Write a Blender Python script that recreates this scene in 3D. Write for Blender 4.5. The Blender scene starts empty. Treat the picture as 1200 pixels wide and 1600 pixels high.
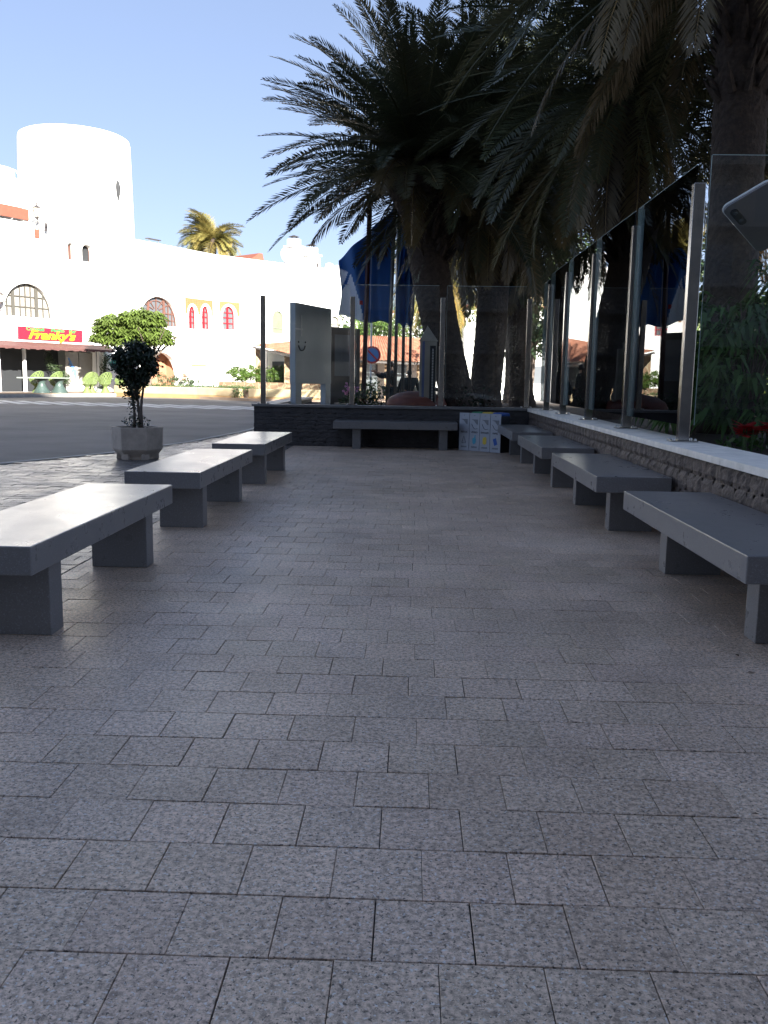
import bpy, bmesh, math, random
from mathutils import Vector, Matrix
R_ = math.radians
rnd = random.Random(7)
scn = bpy.context.scene
col = scn.collection

# ------------------------------------------------------------------ materials
def nt(name):
    m = bpy.data.materials.new(name); m.use_nodes = True
    n = m.node_tree; b = n.nodes['Principled BSDF']
    return m, n, b
def mat(name, c, rough=.6, metal=0., var=0., vscale=3., bump=0., bscale=40., spec=.5, c2=None, detail=4, sheen=0):
    m, n, b = nt(name)
    b.inputs['Base Color'].default_value = (*c, 1)
    b.inputs['Roughness'].default_value = rough
    b.inputs['Metallic'].default_value = metal
    b.inputs['Specular IOR Level'].default_value = spec
    tc = n.nodes.new('ShaderNodeTexCoord')
    if var > 0 or c2:
        no = n.nodes.new('ShaderNodeTexNoise'); no.inputs['Scale'].default_value = vscale
        no.inputs['Detail'].default_value = detail; no.inputs['Roughness'].default_value = .65
        n.links.new(tc.outputs['Object'], no.inputs['Vector'])
        cr = n.nodes.new('ShaderNodeValToRGB')
        cr.color_ramp.elements[0].position = .32; cr.color_ramp.elements[1].position = .68
        a = c2 or tuple(x*(1-var) for x in c); d = c if c2 else tuple(min(1, x*(1+var)) for x in c)
        cr.color_ramp.elements[0].color = (*a, 1); cr.color_ramp.elements[1].color = (*d, 1)
        n.links.new(no.outputs['Fac'], cr.inputs['Fac'])
        n.links.new(cr.outputs['Color'], b.inputs['Base Color'])
    if bump > 0:
        n2 = n.nodes.new('ShaderNodeTexNoise'); n2.inputs['Scale'].default_value = bscale
        n2.inputs['Detail'].default_value = 5
        n.links.new(tc.outputs['Object'], n2.inputs['Vector'])
        bp = n.nodes.new('ShaderNodeBump'); bp.inputs['Strength'].default_value = bump
        bp.inputs['Distance'].default_value = .02
        n.links.new(n2.outputs['Fac'], bp.inputs['Height']); n.links.new(bp.outputs['Normal'], b.inputs['Normal'])
    return m
def mix(n, fac, a, b, typ='MIX'):
    x = n.nodes.new('ShaderNodeMix'); x.data_type = 'RGBA'; x.blend_type = typ
    for s, v in ((x.inputs[0], fac), (x.inputs[6], a), (x.inputs[7], b)):
        if hasattr(v, 'is_linked'): n.links.new(v, s)
        elif isinstance(v, tuple): s.default_value = (*v, 1)
        else: s.default_value = v
    return x.outputs[2]
def ramp(n, src, p0, p1, a=(0,0,0), b=(1,1,1)):
    cr = n.nodes.new('ShaderNodeValToRGB')
    cr.color_ramp.elements[0].position = p0; cr.color_ramp.elements[1].position = p1
    cr.color_ramp.elements[0].color = (*a, 1); cr.color_ramp.elements[1].color = (*b, 1)
    n.links.new(src, cr.inputs['Fac']); return cr.outputs['Color']
def noise(n, vec, scale, detail=3, rough=.6):
    no = n.nodes.new('ShaderNodeTexNoise'); no.inputs['Scale'].default_value = scale
    no.inputs['Detail'].default_value = detail; no.inputs['Roughness'].default_value = rough
    n.links.new(vec, no.inputs['Vector']); return no.outputs['Fac']
def granite(name, base, rough, attr=True, fleck=1.0):
    m, n, b = nt(name)
    tc = n.nodes.new('ShaderNodeTexCoord'); v = tc.outputs['Object']
    c = mix(n, ramp(n, noise(n, v, 52, 4, .8), .38, .60), tuple(x*.48 for x in base), tuple(x*1.28 for x in base))
    c = mix(n, ramp(n, noise(n, v, 95, 2, .5), .60, .67), c, (.72, .68, .64))
    c = mix(n, ramp(n, noise(n, v, 92, 3, .6), .58, .635), c, tuple(x*.18 for x in base))
    st = ramp(n, noise(n, v, .8, 6, .7), .32, .68, (.66, .64, .61), (1.06, 1.05, 1.05))
    c = mix(n, 1.0, c, st, 'MULTIPLY')
    c = mix(n, 1.0, c, ramp(n, noise(n, v, 6, 5, .75), .60, .74, (1, 1, 1), (.72, .70, .68)), 'MULTIPLY')
    vo = n.nodes.new('ShaderNodeTexVoronoi'); vo.inputs['Scale'].default_value = 1.9; vo.inputs['Randomness'].default_value = 1
    n.links.new(v, vo.inputs['Vector'])
    c = mix(n, ramp(n, vo.outputs['Distance'], .018, .034, (.8, .8, .8), (0, 0, 0)), c, tuple(x*.3 for x in base))
    if attr:
        a = n.nodes.new('ShaderNodeAttribute'); a.attribute_name = 'tint'
        c = mix(n, 1.0, c, a.outputs['Color'], 'MULTIPLY')
    n.links.new(c, b.inputs['Base Color'])
    rr = ramp(n, noise(n, v, 2.2, 5, .6), .3, .7, (rough-.1,)*3, (rough+.12,)*3)
    n.links.new(rr, b.inputs['Roughness'])
    bp = n.nodes.new('ShaderNodeBump'); bp.inputs['Strength'].default_value = .35*fleck; bp.inputs['Distance'].default_value = .004
    n.links.new(noise(n, v, 110, 4, .7), bp.inputs['Height']); n.links.new(bp.outputs['Normal'], b.inputs['Normal'])
    return m
def benchstone():
    m, n, b = nt('dark_polished_stone'); tc = n.nodes.new('ShaderNodeTexCoord'); v = tc.outputs['Object']
    c = mix(n, ramp(n, noise(n, v, 2.6, 8, .7), .3, .7), (.082, .070, .060), (.116, .10, .087))
    c = mix(n, ramp(n, noise(n, v, 130, 3, .6), .56, .66), c, (.20, .20, .21))
    c = mix(n, ramp(n, noise(n, v, 90, 3, .6), .60, .68), c, (.03, .03, .035))
    c = mix(n, ramp(n, noise(n, v, 5.5, 6, .8), .64, .70), c, (.045, .045, .05))
    g = n.nodes.new('ShaderNodeNewGeometry'); c = mix(n, ramp(n, g.outputs['Pointiness'], .53, .60, (0,0,0), (.7,.7,.7)), c, (.32, .32, .33))
    n.links.new(c, b.inputs['Base Color'])
    n.links.new(ramp(n, noise(n, v, 3.2, 8, .75), .3, .7, (.25,)*3, (.34,)*3), b.inputs['Roughness'])
    bp = n.nodes.new('ShaderNodeBump'); bp.inputs['Strength'].default_value = .12; bp.inputs['Distance'].default_value = .004
    n.links.new(noise(n, v, 60, 6, .7), bp.inputs['Height']); n.links.new(bp.outputs['Normal'], b.inputs['Normal'])
    return m
def glass_mat(name, tint, ior=1.5, rough=0.0):
    m, n, b = nt(name); n.nodes.remove(b); out = n.nodes['Material Output']
    fr = n.nodes.new('ShaderNodeFresnel'); fr.inputs['IOR'].default_value = ior
    t = n.nodes.new('ShaderNodeBsdfTransparent'); t.inputs['Color'].default_value = (*tint, 1)
    g = n.nodes.new('ShaderNodeBsdfGlossy'); g.inputs['Roughness'].default_value = rough
    g.inputs['Color'].default_value = (.95, .97, 1, 1)
    mx = n.nodes.new('ShaderNodeMixShader')
    n.links.new(fr.outputs[0], mx.inputs[0]); n.links.new(t.outputs[0], mx.inputs[1]); n.links.new(g.outputs[0], mx.inputs[2])
    n.links.new(mx.outputs[0], out.inputs['Surface']); return m
def leafmat(name, c, rough=.45, trans=.25, var=.35):
    m, n, b = nt(name); out = n.nodes['Material Output']
    a = n.nodes.new('ShaderNodeAttribute'); a.attribute_name = 'tint'
    cc = mix(n, 1.0, a.outputs['Color'], c, 'MULTIPLY')
    n.links.new(cc, b.inputs['Base Color']); b.inputs['Roughness'].default_value = rough
    t = n.nodes.new('ShaderNodeBsdfTranslucent'); n.links.new(cc, t.inputs['Color'])
    mx = n.nodes.new('ShaderNodeMixShader'); mx.inputs[0].default_value = trans
    n.links.new(b.outputs[0], mx.inputs[1]); n.links.new(t.outputs[0], mx.inputs[2])
    n.links.new(mx.outputs[0], out.inputs['Surface']); return m

M = {}
M['white'] = mat('white_render', (.82, .81, .78), .85, var=.04, vscale=1.2, bump=.15, bscale=9)
M['whitetrim'] = mat('white_trim', (.8, .8, .78), .7)
M['peach'] = mat('peach_render', (.34, .17, .10), .8, var=.06, vscale=2)
M['terracotta'] = mat('terracotta_beam', (.20, .065, .04), .8, var=.1, vscale=3)
M['cream'] = mat('cream_render', (.42, .33, .20), .8, var=.1, vscale=1.5)
M['ochre'] = mat('ochre_band', (.32, .20, .09), .8, var=.12, vscale=2)
M['greyframe'] = mat('grey_window_frame', (.075, .07, .06), .6)
M['brownframe'] = mat('brown_window_frame', (.13, .06, .045), .6)
M['redframe'] = mat('red_window_frame', (.32, .008, .015), .45)
M['winglass'] = mat('window_glass', (.10, .11, .12), .08, spec=.8)
M['palecurtain'] = mat('pale_window_blind', (.30, .285, .26), .35, var=.1, vscale=2)
M['greenglass'] = mat('green_grey_glass', (.17, .19, .13), .2, var=.12, vscale=1.4)
M['dark'] = mat('dark_interior', (.02, .022, .025), .7)
M['interior'] = mat('bar_shaded_interior', (.012, .013, .015), .7, var=.5, vscale=1.3)  # near-black colour carries the shade inside the bar
M['awning'] = mat('red_awning', (.10, .042, .038), .8, var=.12, vscale=5)
M['signred'] = mat('sign_red', (.30, .012, .03), .5)
M['signyellow'] = mat('sign_yellow', (.75, .55, .015), .5)
M['signgreen'] = mat('sign_green', (.05, .24, .07), .5)
M['letter'] = mat('grey_lettering', (.22, .22, .22), .6)
M['asphalt'] = mat('asphalt', (.14, .13, .122), .8, var=.30, vscale=.35, bump=.5, bscale=60, detail=8)
M['paint'] = mat('road_paint', (.62, .62, .6), .7, c2=(.38, .38, .38), vscale=2.5)
M['kerb'] = mat('kerb_stone', (.34, .33, .31), .8, var=.15, vscale=3)
M['terrace'] = mat('terrace_floor', (.26, .19, .14), .8, var=.1, vscale=2)
M['plaza'] = granite('granite_tiles', (.64, .485, .365), .47)
M['paver'] = granite('sidewalk_pavers', (.17, .15, .135), .40, fleck=.8)
M['joint'] = mat('joint_filler', (.022, .022, .025), .9)
M['bench'] = benchstone()
M['blackstone'] = mat('dark_wall_stone', (.115, .088, .072), .75, var=.45, vscale=7, bump=.9, bscale=28, detail=7)
M['endstone'] = mat('end_wall_stone', (.055, .05, .05), .75, var=.2, vscale=9, bump=.5, bscale=30, detail=6)
M['glassfront'] = glass_mat('clear_front_glass', (.965, .985, .975), 1.45)
M['paneedge'] = mat('polished_glass_edge', (.42, .52, .5), .15)
M['cap'] = mat('pale_cap_stone', (.78, .73, .65), .55, var=.16, vscale=6, bump=.15, bscale=60, detail=8)
M['darkcap'] = mat('grey_cap_stone', (.16, .155, .15), .5, var=.15, vscale=5)
M['steel'] = mat('brushed_steel', (.40, .39, .38), .17, metal=1., var=.12, vscale=9)
M['bolt'] = mat('bolt_steel', (.55, .55, .55), .3, metal=1.)
M['glass'] = glass_mat('clear_glass', (.955, .98, .97), 1.68)
M['glassedge'] = glass_mat('green_glass_edge', (.35, .6, .5), 1.5, .1)
M['soil'] = mat('garden_soil', (.05, .035, .025), .95, var=.4, vscale=6, bump=.8, bscale=20)
M['pot'] = mat('pot_concrete', (.46, .38, .31), .8, var=.16, vscale=6, bump=.25, bscale=70)
M['bark'] = mat('grey_bark', (.13, .10, .08), .85, var=.3, vscale=12, bump=.6, bscale=30)
M['palmtrunk'] = mat('palm_trunk', (.075, .053, .04), .9, c2=(.03, .022, .018), vscale=14, bump=1., bscale=24, detail=8)
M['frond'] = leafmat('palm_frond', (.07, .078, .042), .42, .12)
M['frondlit'] = leafmat('sunlit_palm_frond', (.19, .17, .055), .5, .3)  # lighter copy of the frond, sunlight put into its colour
M['rib'] = mat('frond_rib', (.16, .15, .08), .6)
M['leafdark'] = leafmat('dark_glossy_leaf', (.020, .034, .018), .35, .1)
M['leafbright'] = leafmat('bright_leaf', (.115, .165, .04), .45, .3)
M['leafhedge'] = leafmat('hedge_leaf', (.075, .13, .022), .5, .25)
M['leafground'] = leafmat('ground_cover_leaf', (.06, .11, .035), .5, .2)
M['leaflong'] = leafmat('long_leaf', (.07, .155, .04), .42, .3)
M['leafmid'] = leafmat('mid_leaf', (.05, .08, .035), .5, .2)
M['leafdead'] = leafmat('dry_leaf', (.10, .07, .045), .7, .1)
M['petalred'] = leafmat('red_bract', (.62, .012, .025), .5, .2)
M['petalpink'] = leafmat('pink_petal', (.75, .30, .55), .5, .3)
M['rosy'] = mat('red_clay', (.16, .05, .035), .55, var=.2, vscale=4)
M['stonegrey'] = mat('grey_stone', (.25, .23, .2), .8, var=.25, vscale=7, bump=.4)
M['board'] = mat('board_grey', (.42, .47, .50), .4, c2=(.36, .41, .45), vscale=1.2)
M['boardmark'] = mat('board_mark', (.02, .02, .02), .5)
M['brownmetal'] = mat('brown_metal', (.075, .062, .058), .5)
M['noticeglass'] = mat('notice_glass', (.17, .19, .23), .45, c2=(.12, .14, .17), vscale=1.5)
M['poledark'] = mat('pole_redbrown', (.07, .022, .02), .4)
M['polegrey'] = mat('pole_grey', (.30, .29, .27), .35, metal=.6)
M['flagblue'] = leafmat('flag_blue', (.075, .21, .48), .75, .45)
M['flagpale'] = leafmat('flag_pale', (.80, .84, .9), .75, .35)
M['flagred'] = leafmat('flag_red', (.5, .03, .03), .75, .3)
M['signwhite'] = mat('sign_white', (.7, .7, .7), .5)
M['signblue'] = mat('sign_blue', (.12, .28, .6), .5)
M['roadred'] = mat('road_sign_red', (.6, .04, .04), .5)
M['monument'] = mat('pale_monument_stone', (.33, .30, .26), .7, var=.1, vscale=4)
M['monblue'] = mat('blue_stripe', (.10, .13, .28), .5)
M['tileorange'] = mat('orange_mosaic', (.72, .34, .10), .6, c2=(.66, .46, .20), vscale=3)
M['mosaicgreen'] = mat('green_mosaic', (.03, .055, .05), .4, c2=(.07, .10, .09), vscale=22)
M['tabletop'] = mat('pale_table_top', (.20, .23, .20), .35)
M['wicker'] = mat('green_wicker', (.13, .18, .055), .7, var=.2, vscale=9)
M['bin'] = mat('bin_white', (.34, .36, .40), .45, var=.08, vscale=4)
M['binback'] = mat('bin_side', (.05, .055, .065), .5)
M['bingreen'] = mat('bin_green', (.02, .20, .10), .5)
M['binyellow'] = mat('bin_yellow', (.62, .45, .05), .5)
M['binblue'] = mat('bin_blue', (.02, .09, .36), .5)
M['bincyan'] = mat('bin_cyan', (.05, .32, .45), .5)
M['bingrey'] = mat('bin_grey', (.14, .15, .17), .5)
M['ink'] = mat('dark_ink', (.05, .05, .06), .5)
M['skin'] = mat('skin', (.45, .25, .17), .6)
M['clothdark'] = mat('dark_cloth', (.02, .024, .022), .85)
M['clothpink'] = mat('pink_cloth', (.60, .30, .25), .85)
M['clothwhite'] = mat('white_cloth', (.75, .74, .72), .85)
M['clothgrey'] = mat('grey_cloth', (.25, .27, .25), .85)
M['hair'] = mat('dark_hair', (.03, .02, .015), .6)
M['slabgrey'] = mat('slab_grey', (.22, .20, .22), .45)
M['skylitedge'] = mat('painted_skylit_edge', (.9, .9, .92), .3)  # sky brightness on the slab's edge put into a white colour
M['black'] = mat('black_plastic', (.012, .012, .014), .3)
M['teal'] = mat('teal_paint', (.02, .32, .25), .5)
M['concrete'] = mat('shade_block_concrete', (.30, .28, .25), .85, var=.06, vscale=1)  # for the added block that shades the plaza
M['jeep'] = mat('jeep_paint', (.10, .085, .07), .5)
M['tyre'] = mat('tyre_rubber', (.015, .015, .015), .8)
M['cowl'] = mat('metal_cowl', (.10, .09, .09), .5, metal=.6)
M['lanternglass'] = mat('lantern_glass', (.72, .66, .55), .3)
M['parasol'] = mat('plum_canvas', (.10, .035, .06), .8)
def stonework():
    m, n, b = nt('crazy_stone'); tc = n.nodes.new('ShaderNodeTexCoord'); v = tc.outputs['Object']
    vo = n.nodes.new('ShaderNodeTexVoronoi'); vo.feature = 'DISTANCE_TO_EDGE'; vo.inputs['Scale'].default_value = 2.2
    n.links.new(v, vo.inputs['Vector'])
    v2 = n.nodes.new('ShaderNodeTexVoronoi'); v2.inputs['Scale'].default_value = 2.2; n.links.new(v, v2.inputs['Vector'])
    cc = mix(n, v2.outputs['Color'], (.20, .12, .07), (.27, .18, .11))
    c = mix(n, ramp(n, vo.outputs['Distance'], .02, .06), (.34, .27, .18), cc)
    n.links.new(c, b.inputs['Base Color']); b.inputs['Roughness'].default_value = .8; return m
M['crazy'] = stonework()
def rooftile():
    m, n, b = nt('roof_tiles'); tc = n.nodes.new('ShaderNodeTexCoord'); v = tc.outputs['Object']
    c = mix(n, ramp(n, noise(n, v, 2.5, 4), .35, .65), (.25, .09, .05), (.36, .16, .10))
    n.links.new(c, b.inputs['Base Color']); b.inputs['Roughness'].default_value = .85; return m
M['roof'] = rooftile()
def mosaic():
    m, n, b = nt('orange_tile_spandrel'); tc = n.nodes.new('ShaderNodeTexCoord')
    br = n.nodes.new('ShaderNodeTexBrick'); br.inputs['Scale'].default_value = 5
    br.inputs['Color1'].default_value = (.27, .115, .05, 1); br.inputs['Color2'].default_value = (.30, .13, .05, 1)
    br.inputs['Mortar'].default_value = (.34, .19, .10, 1); br.offset = 0
    br.inputs['Brick Width'].default_value = .7; br.inputs['Row Height'].default_value = .7
    mp = n.nodes.new('ShaderNodeMapping'); mp.inputs['Rotation'].default_value = (R_(90), 0, 0)
    n.links.new(tc.outputs['Object'], mp.inputs['Vector']); n.links.new(mp.outputs[0], br.inputs['Vector'])
    n.links.new(br.outputs['Color'], b.inputs['Base Color']); b.inputs['Roughness'].default_value = .5; return m
M['mosaic'] = mosaic()

# ------------------------------------------------------------------ builders
def wm(o):
    m = o.matrix_basis.copy()
    while o.parent: o = o.parent; m = o.matrix_basis @ m
    return m
class MB:
    def __init__(s, X=None): s.v = []; s.f = []; s.c = []; s.X = X or Matrix()
    def add(s, vs, fs, c=None):
        k = len(s.v); X = s.X
        s.v += [X @ Vector(p) for p in vs]; s.f += [tuple(i+k for i in f) for f in fs]
        if c is not None or s.c:
            while len(s.c) < k: s.c.append((1, 1, 1))
            s.c += [c or (1, 1, 1)]*len(vs)
        return s
    def box(s, x0, x1, y0, y1, z0, z1, X=None, c=None):
        P = [(x0,y0,z0),(x1,y0,z0),(x1,y1,z0),(x0,y1,z0),(x0,y0,z1),(x1,y0,z1),(x1,y1,z1),(x0,y1,z1)]
        if X: P = [X @ Vector(p) for p in P]
        return s.add(P, [(0,3,2,1),(4,5,6,7),(0,1,5,4),(1,2,6,5),(2,3,7,6),(3,0,4,7)], c)
    def prism(s, poly, z0, z1, axis='z', c=None):
        n = len(poly)
        if axis == 'z': P = [(x,y,z0) for x,y in poly]+[(x,y,z1) for x,y in poly]
        else: P = [(x,z0,y) for x,y in poly]+[(x,z1,y) for x,y in poly]
        F = [tuple(range(n))[::-1], tuple(range(n, 2*n))]+[(i,(i+1)%n,(i+1)%n+n,i+n) for i in range(n)]
        return s.add(P, F, c)
    def tube(s, pts, r, n=8, cap=True, c=None):
        pts = [Vector(p) for p in pts]; m = len(pts)
        rr = r if isinstance(r, (list, tuple)) else [r]*m
        P = []; F = []; prev = None
        for i, p in enumerate(pts):
            d = (pts[min(i+1, m-1)]-pts[max(i-1, 0)]).normalized()
            a = d.orthogonal().normalized() if prev is None else (prev - d*prev.dot(d)).normalized()
            prev = a; b = d.cross(a)
            for k in range(n):
                t = 2*math.pi*k/n; P.append(p+(a*math.cos(t)+b*math.sin(t))*rr[i])
        for i in range(m-1):
            for k in range(n): F.append((i*n+k, i*n+(k+1)%n, (i+1)*n+(k+1)%n, (i+1)*n+k))
        if cap: F += [tuple(range(n))[::-1], tuple(range((m-1)*n, m*n))]
        return s.add(P, F, c)
    def lathe(s, prof, c=(0,0,0), n=24, col=None, ax=None):
        P = []; F = []
        for r, z in prof:
            for k in range(n):
                t = 2*math.pi*k/n; q = Vector((r*math.cos(t), r*math.sin(t), z))
                if ax: q = ax @ q
                P.append(q+Vector(c))
        m = len(prof)
        for i in range(m-1):
            for k in range(n): F.append((i*n+k, i*n+(k+1)%n, (i+1)*n+(k+1)%n, (i+1)*n+k))
        F += [tuple(range(n))[::-1], tuple(range((m-1)*n, m*n))]
        return s.add(P, F, col)
    def build(s, name, m, parent=None, smooth=False, bevel=0, kind=None, loc=None):
        me = bpy.data.meshes.new(name)
        vs = s.v
        o = bpy.data.objects.new(name, me); col.objects.link(o)
        if parent is not None: o.parent = parent; inv = wm(parent).inverted(); vs = [inv @ v for v in vs]
        elif loc is not None: o.location = loc; L = Vector(loc); vs = [v-L for v in vs]
        me.from_pydata([tuple(v) for v in vs], [], s.f)
        if s.c:
            a = me.color_attributes.new('tint', 'FLOAT_COLOR', 'POINT')
            flat = []
            for c in s.c: flat += [c[0], c[1], c[2], 1.0]
            a.data.foreach_set('color', flat)
        if bevel:
            bm = bmesh.new(); bm.from_mesh(me); bmesh.ops.remove_doubles(bm, verts=bm.verts, dist=1e-5)
            es = [e for e in bm.edges if len(e.link_faces) == 2 and e.calc_face_angle(0) > .5]
            bmesh.ops.bevel(bm, geom=es, offset=bevel, segments=2, affect='EDGES', profile=.6); bm.to_mesh(me); bm.free()
        if smooth: me.polygons.foreach_set('use_smooth', [True]*len(me.polygons))
        me.materials.append(M[m] if isinstance(m, str) else m)
        me.update()
        if kind: o['kind'] = kind
        return o
def tag(o, label=None, cat=None, group=None, kind=None):
    if label: o['label'] = label
    if cat: o['category'] = cat
    if group: o['group'] = group
    if kind: o['kind'] = kind
    return o
def empty(name, loc, rz=0, label=None, cat=None, group=None):
    o = bpy.data.objects.new(name, None); o.empty_display_size = .1; col.objects.link(o)
    o.location = loc; o.rotation_euler = (0, 0, rz); return tag(o, label, cat, group)
def copy_tree(o, parent=None):
    c = o.copy(); col.objects.link(c); c.parent = parent
    for ch in list(o.children): copy_tree(ch, c)
    return c
def frame(ox, oy, dx, dy): return Matrix.Translation((ox, oy, 0)) @ Matrix.Rotation(math.atan2(dy, dx), 4, 'Z')
def holed(outer, holes, y0, y1, X, name, m, parent):
    """wall slab: polygon (s,z) with holes, between depths y0 and y1"""
    cu = bpy.data.curves.new('tmp', 'CURVE'); cu.dimensions = '2D'; cu.fill_mode = 'BOTH'; cu.extrude = (y1-y0)/2
    for poly in [outer]+holes:
        sp = cu.splines.new('POLY'); sp.points.add(len(poly)-1); sp.use_cyclic_u = True
        for p, q in zip(sp.points, poly): p.co = (q[0], q[1], 0, 1)
    t = bpy.data.objects.new('tmp', cu); col.objects.link(t)
    bpy.context.view_layer.update()
    me = bpy.data.meshes.new_from_object(t.evaluated_get(bpy.context.evaluated_depsgraph_get()))
    bpy.data.objects.remove(t); bpy.data.curves.remove(cu)
    L = X @ Matrix.Translation((0, (y0+y1)/2, 0)) @ Matrix.Rotation(R_(90), 4, 'X')
    b = MB(); b.v = [L @ v.co for v in me.vertices]; b.f = [tuple(p.vertices) for p in me.polygons]
    bpy.data.meshes.remove(me)
    return b.build(name, m, parent)
def text(body, size, X, name, m, parent, shear=0, off=0, depth=.01, ax='CENTER', sx=1, space=1):
    cu = bpy.data.curves.new('tmp', 'FONT'); cu.body = body; cu.size = size; cu.extrude = depth; cu.shear = shear
    cu.offset = off; cu.align_x = ax; cu.align_y = 'CENTER'; cu.space_character = space
    t = bpy.data.objects.new('tmp', cu); col.objects.link(t); bpy.context.view_layer.update()
    me = bpy.data.meshes.new_from_object(t.evaluated_get(bpy.context.evaluated_depsgraph_get()))
    bpy.data.objects.remove(t); bpy.data.curves.remove(cu)
    L = X @ Matrix.Rotation(R_(90), 4, 'X') @ Matrix.Diagonal((sx, 1, 1, 1))
    b = MB(); b.v = [L @ v.co for v in me.vertices]; b.f = [tuple(p.vertices) for p in me.polygons]
    bpy.data.meshes.remove(me)
    return b.build(name, m, parent)
def arch(s0, s1, z0, top, n=14, pointed=0):
    r = (s1-s0)/2; cx = (s0+s1)/2; zs = top-r*(1+pointed); P = [(s0, z0), (s1, z0)]
    for i in range(n+1):
        t = math.pi*i/n; P.append((cx+r*math.cos(t), zs+r*(1+pointed)*math.sin(t)))
    if abs(zs-z0) < 1e-4: P = P[2:]
    return P

# ------------------------------------------------------------------ camera
H = 1.3; f = 1380.; pit = math.atan(207.7/f); yaw = R_(1.675); roll = .0155
fw = Vector((-math.sin(yaw)*math.cos(pit), math.cos(yaw)*math.cos(pit), -math.sin(pit)))
r0 = Vector((math.cos(yaw), math.sin(yaw), 0)); u0 = r0.cross(fw)
Rv = r0*math.cos(roll)+u0*math.sin(roll); Uv = u0*math.cos(roll)-r0*math.sin(roll)
cam = bpy.data.cameras.new('camera'); co = bpy.data.objects.new('camera', cam); col.objects.link(co)
co.matrix_world = Matrix(((Rv.x, Uv.x, -fw.x, 0), (Rv.y, Uv.y, -fw.y, 0), (Rv.z, Uv.z, -fw.z, H), (0, 0, 0, 1)))
cam.sensor_fit = 'VERTICAL'; cam.sensor_height = 36; cam.lens = f/1600*36; cam.clip_end = 3000; cam.clip_start = .05
scn.camera = co
scn.render.resolution_x = 768; scn.render.resolution_y = 1024

# ------------------------------------------------------------------ light
SUN_EL = 23; sd = Vector((.47, -.88, 0)).normalized()
w = bpy.data.worlds.new('World'); scn.world = w; w.use_nodes = True
wn = w.node_tree; bg = wn.nodes['Background']; sky = wn.nodes.new('ShaderNodeTexSky'); sky.sky_type = 'NISHITA'
sky.sun_disc = False; sky.sun_elevation = R_(SUN_EL); sky.sun_rotation = math.atan2(sd.x, sd.y)
sky.altitude = 1500; sky.air_density = 1.0; sky.dust_density = .1; sky.ozone_density = 3.0
gm = wn.nodes.new('ShaderNodeGamma'); gm.inputs[1].default_value = .5; wn.links.new(sky.outputs[0], gm.inputs[0])
wn.links.new(mix(wn, 1.0, gm.outputs[0], (.425, .43, .505), 'MULTIPLY'), bg.inputs[0]); bg.inputs[1].default_value = .15
sl = bpy.data.lights.new('sun', 'SUN'); sl.energy = 4.0; sl.angle = R_(.5); sl.color = (1, .95, .87)
so = bpy.data.objects.new('sun', sl); col.objects.link(so)
sv = Vector((sd.x*math.cos(R_(SUN_EL)), sd.y*math.cos(R_(SUN_EL)), math.sin(R_(SUN_EL))))
so.rotation_euler = sv.to_track_quat('Z', 'Y').to_euler()
scn.view_settings.view_transform = 'Standard'; scn.view_settings.look = 'None'
scn.view_settings.exposure = 2.55; scn.view_settings.gamma = 1
try:
    scn.cycles.transparent_max_bounces = 40; scn.cycles.max_bounces = 10; scn.cycles.glossy_bounces = 5
except Exception: pass

# ------------------------------------------------------------------ ground
MB().add([(-900,-300,-.09),(900,-300,-.09),(900,1500,-.09),(-900,1500,-.09)], [(0,1,2,3)]).build('road', 'asphalt', kind='structure')
edge = [(-40,-14),(-24,-3),(-14,4.6),(-9.2,8.6),(-7.4,10.6),(-6.0,12.5),(-5.05,14.7),(-4.4,17.5),(-4.0,21.5),(-3.9,26),(-4.3,32)]
sw = edge+[(12,32),(12,-14)]
MB().prism(sw[::-1] if False else sw, -.3, -.012).build('sidewalk_base', 'joint', kind='structure')
kb = MB()
for (a, b) in zip(edge[:-1], edge[1:]):
    a = Vector((*a, 0)); b = Vector((*b, 0)); d = (b-a).normalized(); n = Vector((-d.y, d.x, 0))*.13
    k = int((b-a).length//1.0)+1
    for i in range(k):
        p = a+(b-a)*(i/k)+d*.006; q = a+(b-a)*((i+1)/k)
        kb.add([p, q, q-n*-1, p-n*-1, p+Vector((0,0,-.2)), q+Vector((0,0,-.2)), q+n+Vector((0,0,-.2)), p+n+Vector((0,0,-.2))],
               [(3,2,1,0),(4,5,6,7),(0,1,5,4),(1,2,6,5),(2,3,7,6),(3,0,4,7)])
kb.build('kerb', 'kerb', kind='structure')
def edgex(y):
    for (a, b) in zip(edge[:-1], edge[1:]):
        if a[1] <= y <= b[1]: return a[0]+(b[0]-a[0])*(y-a[1])/(b[1]-a[1])
    return -40
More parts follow.
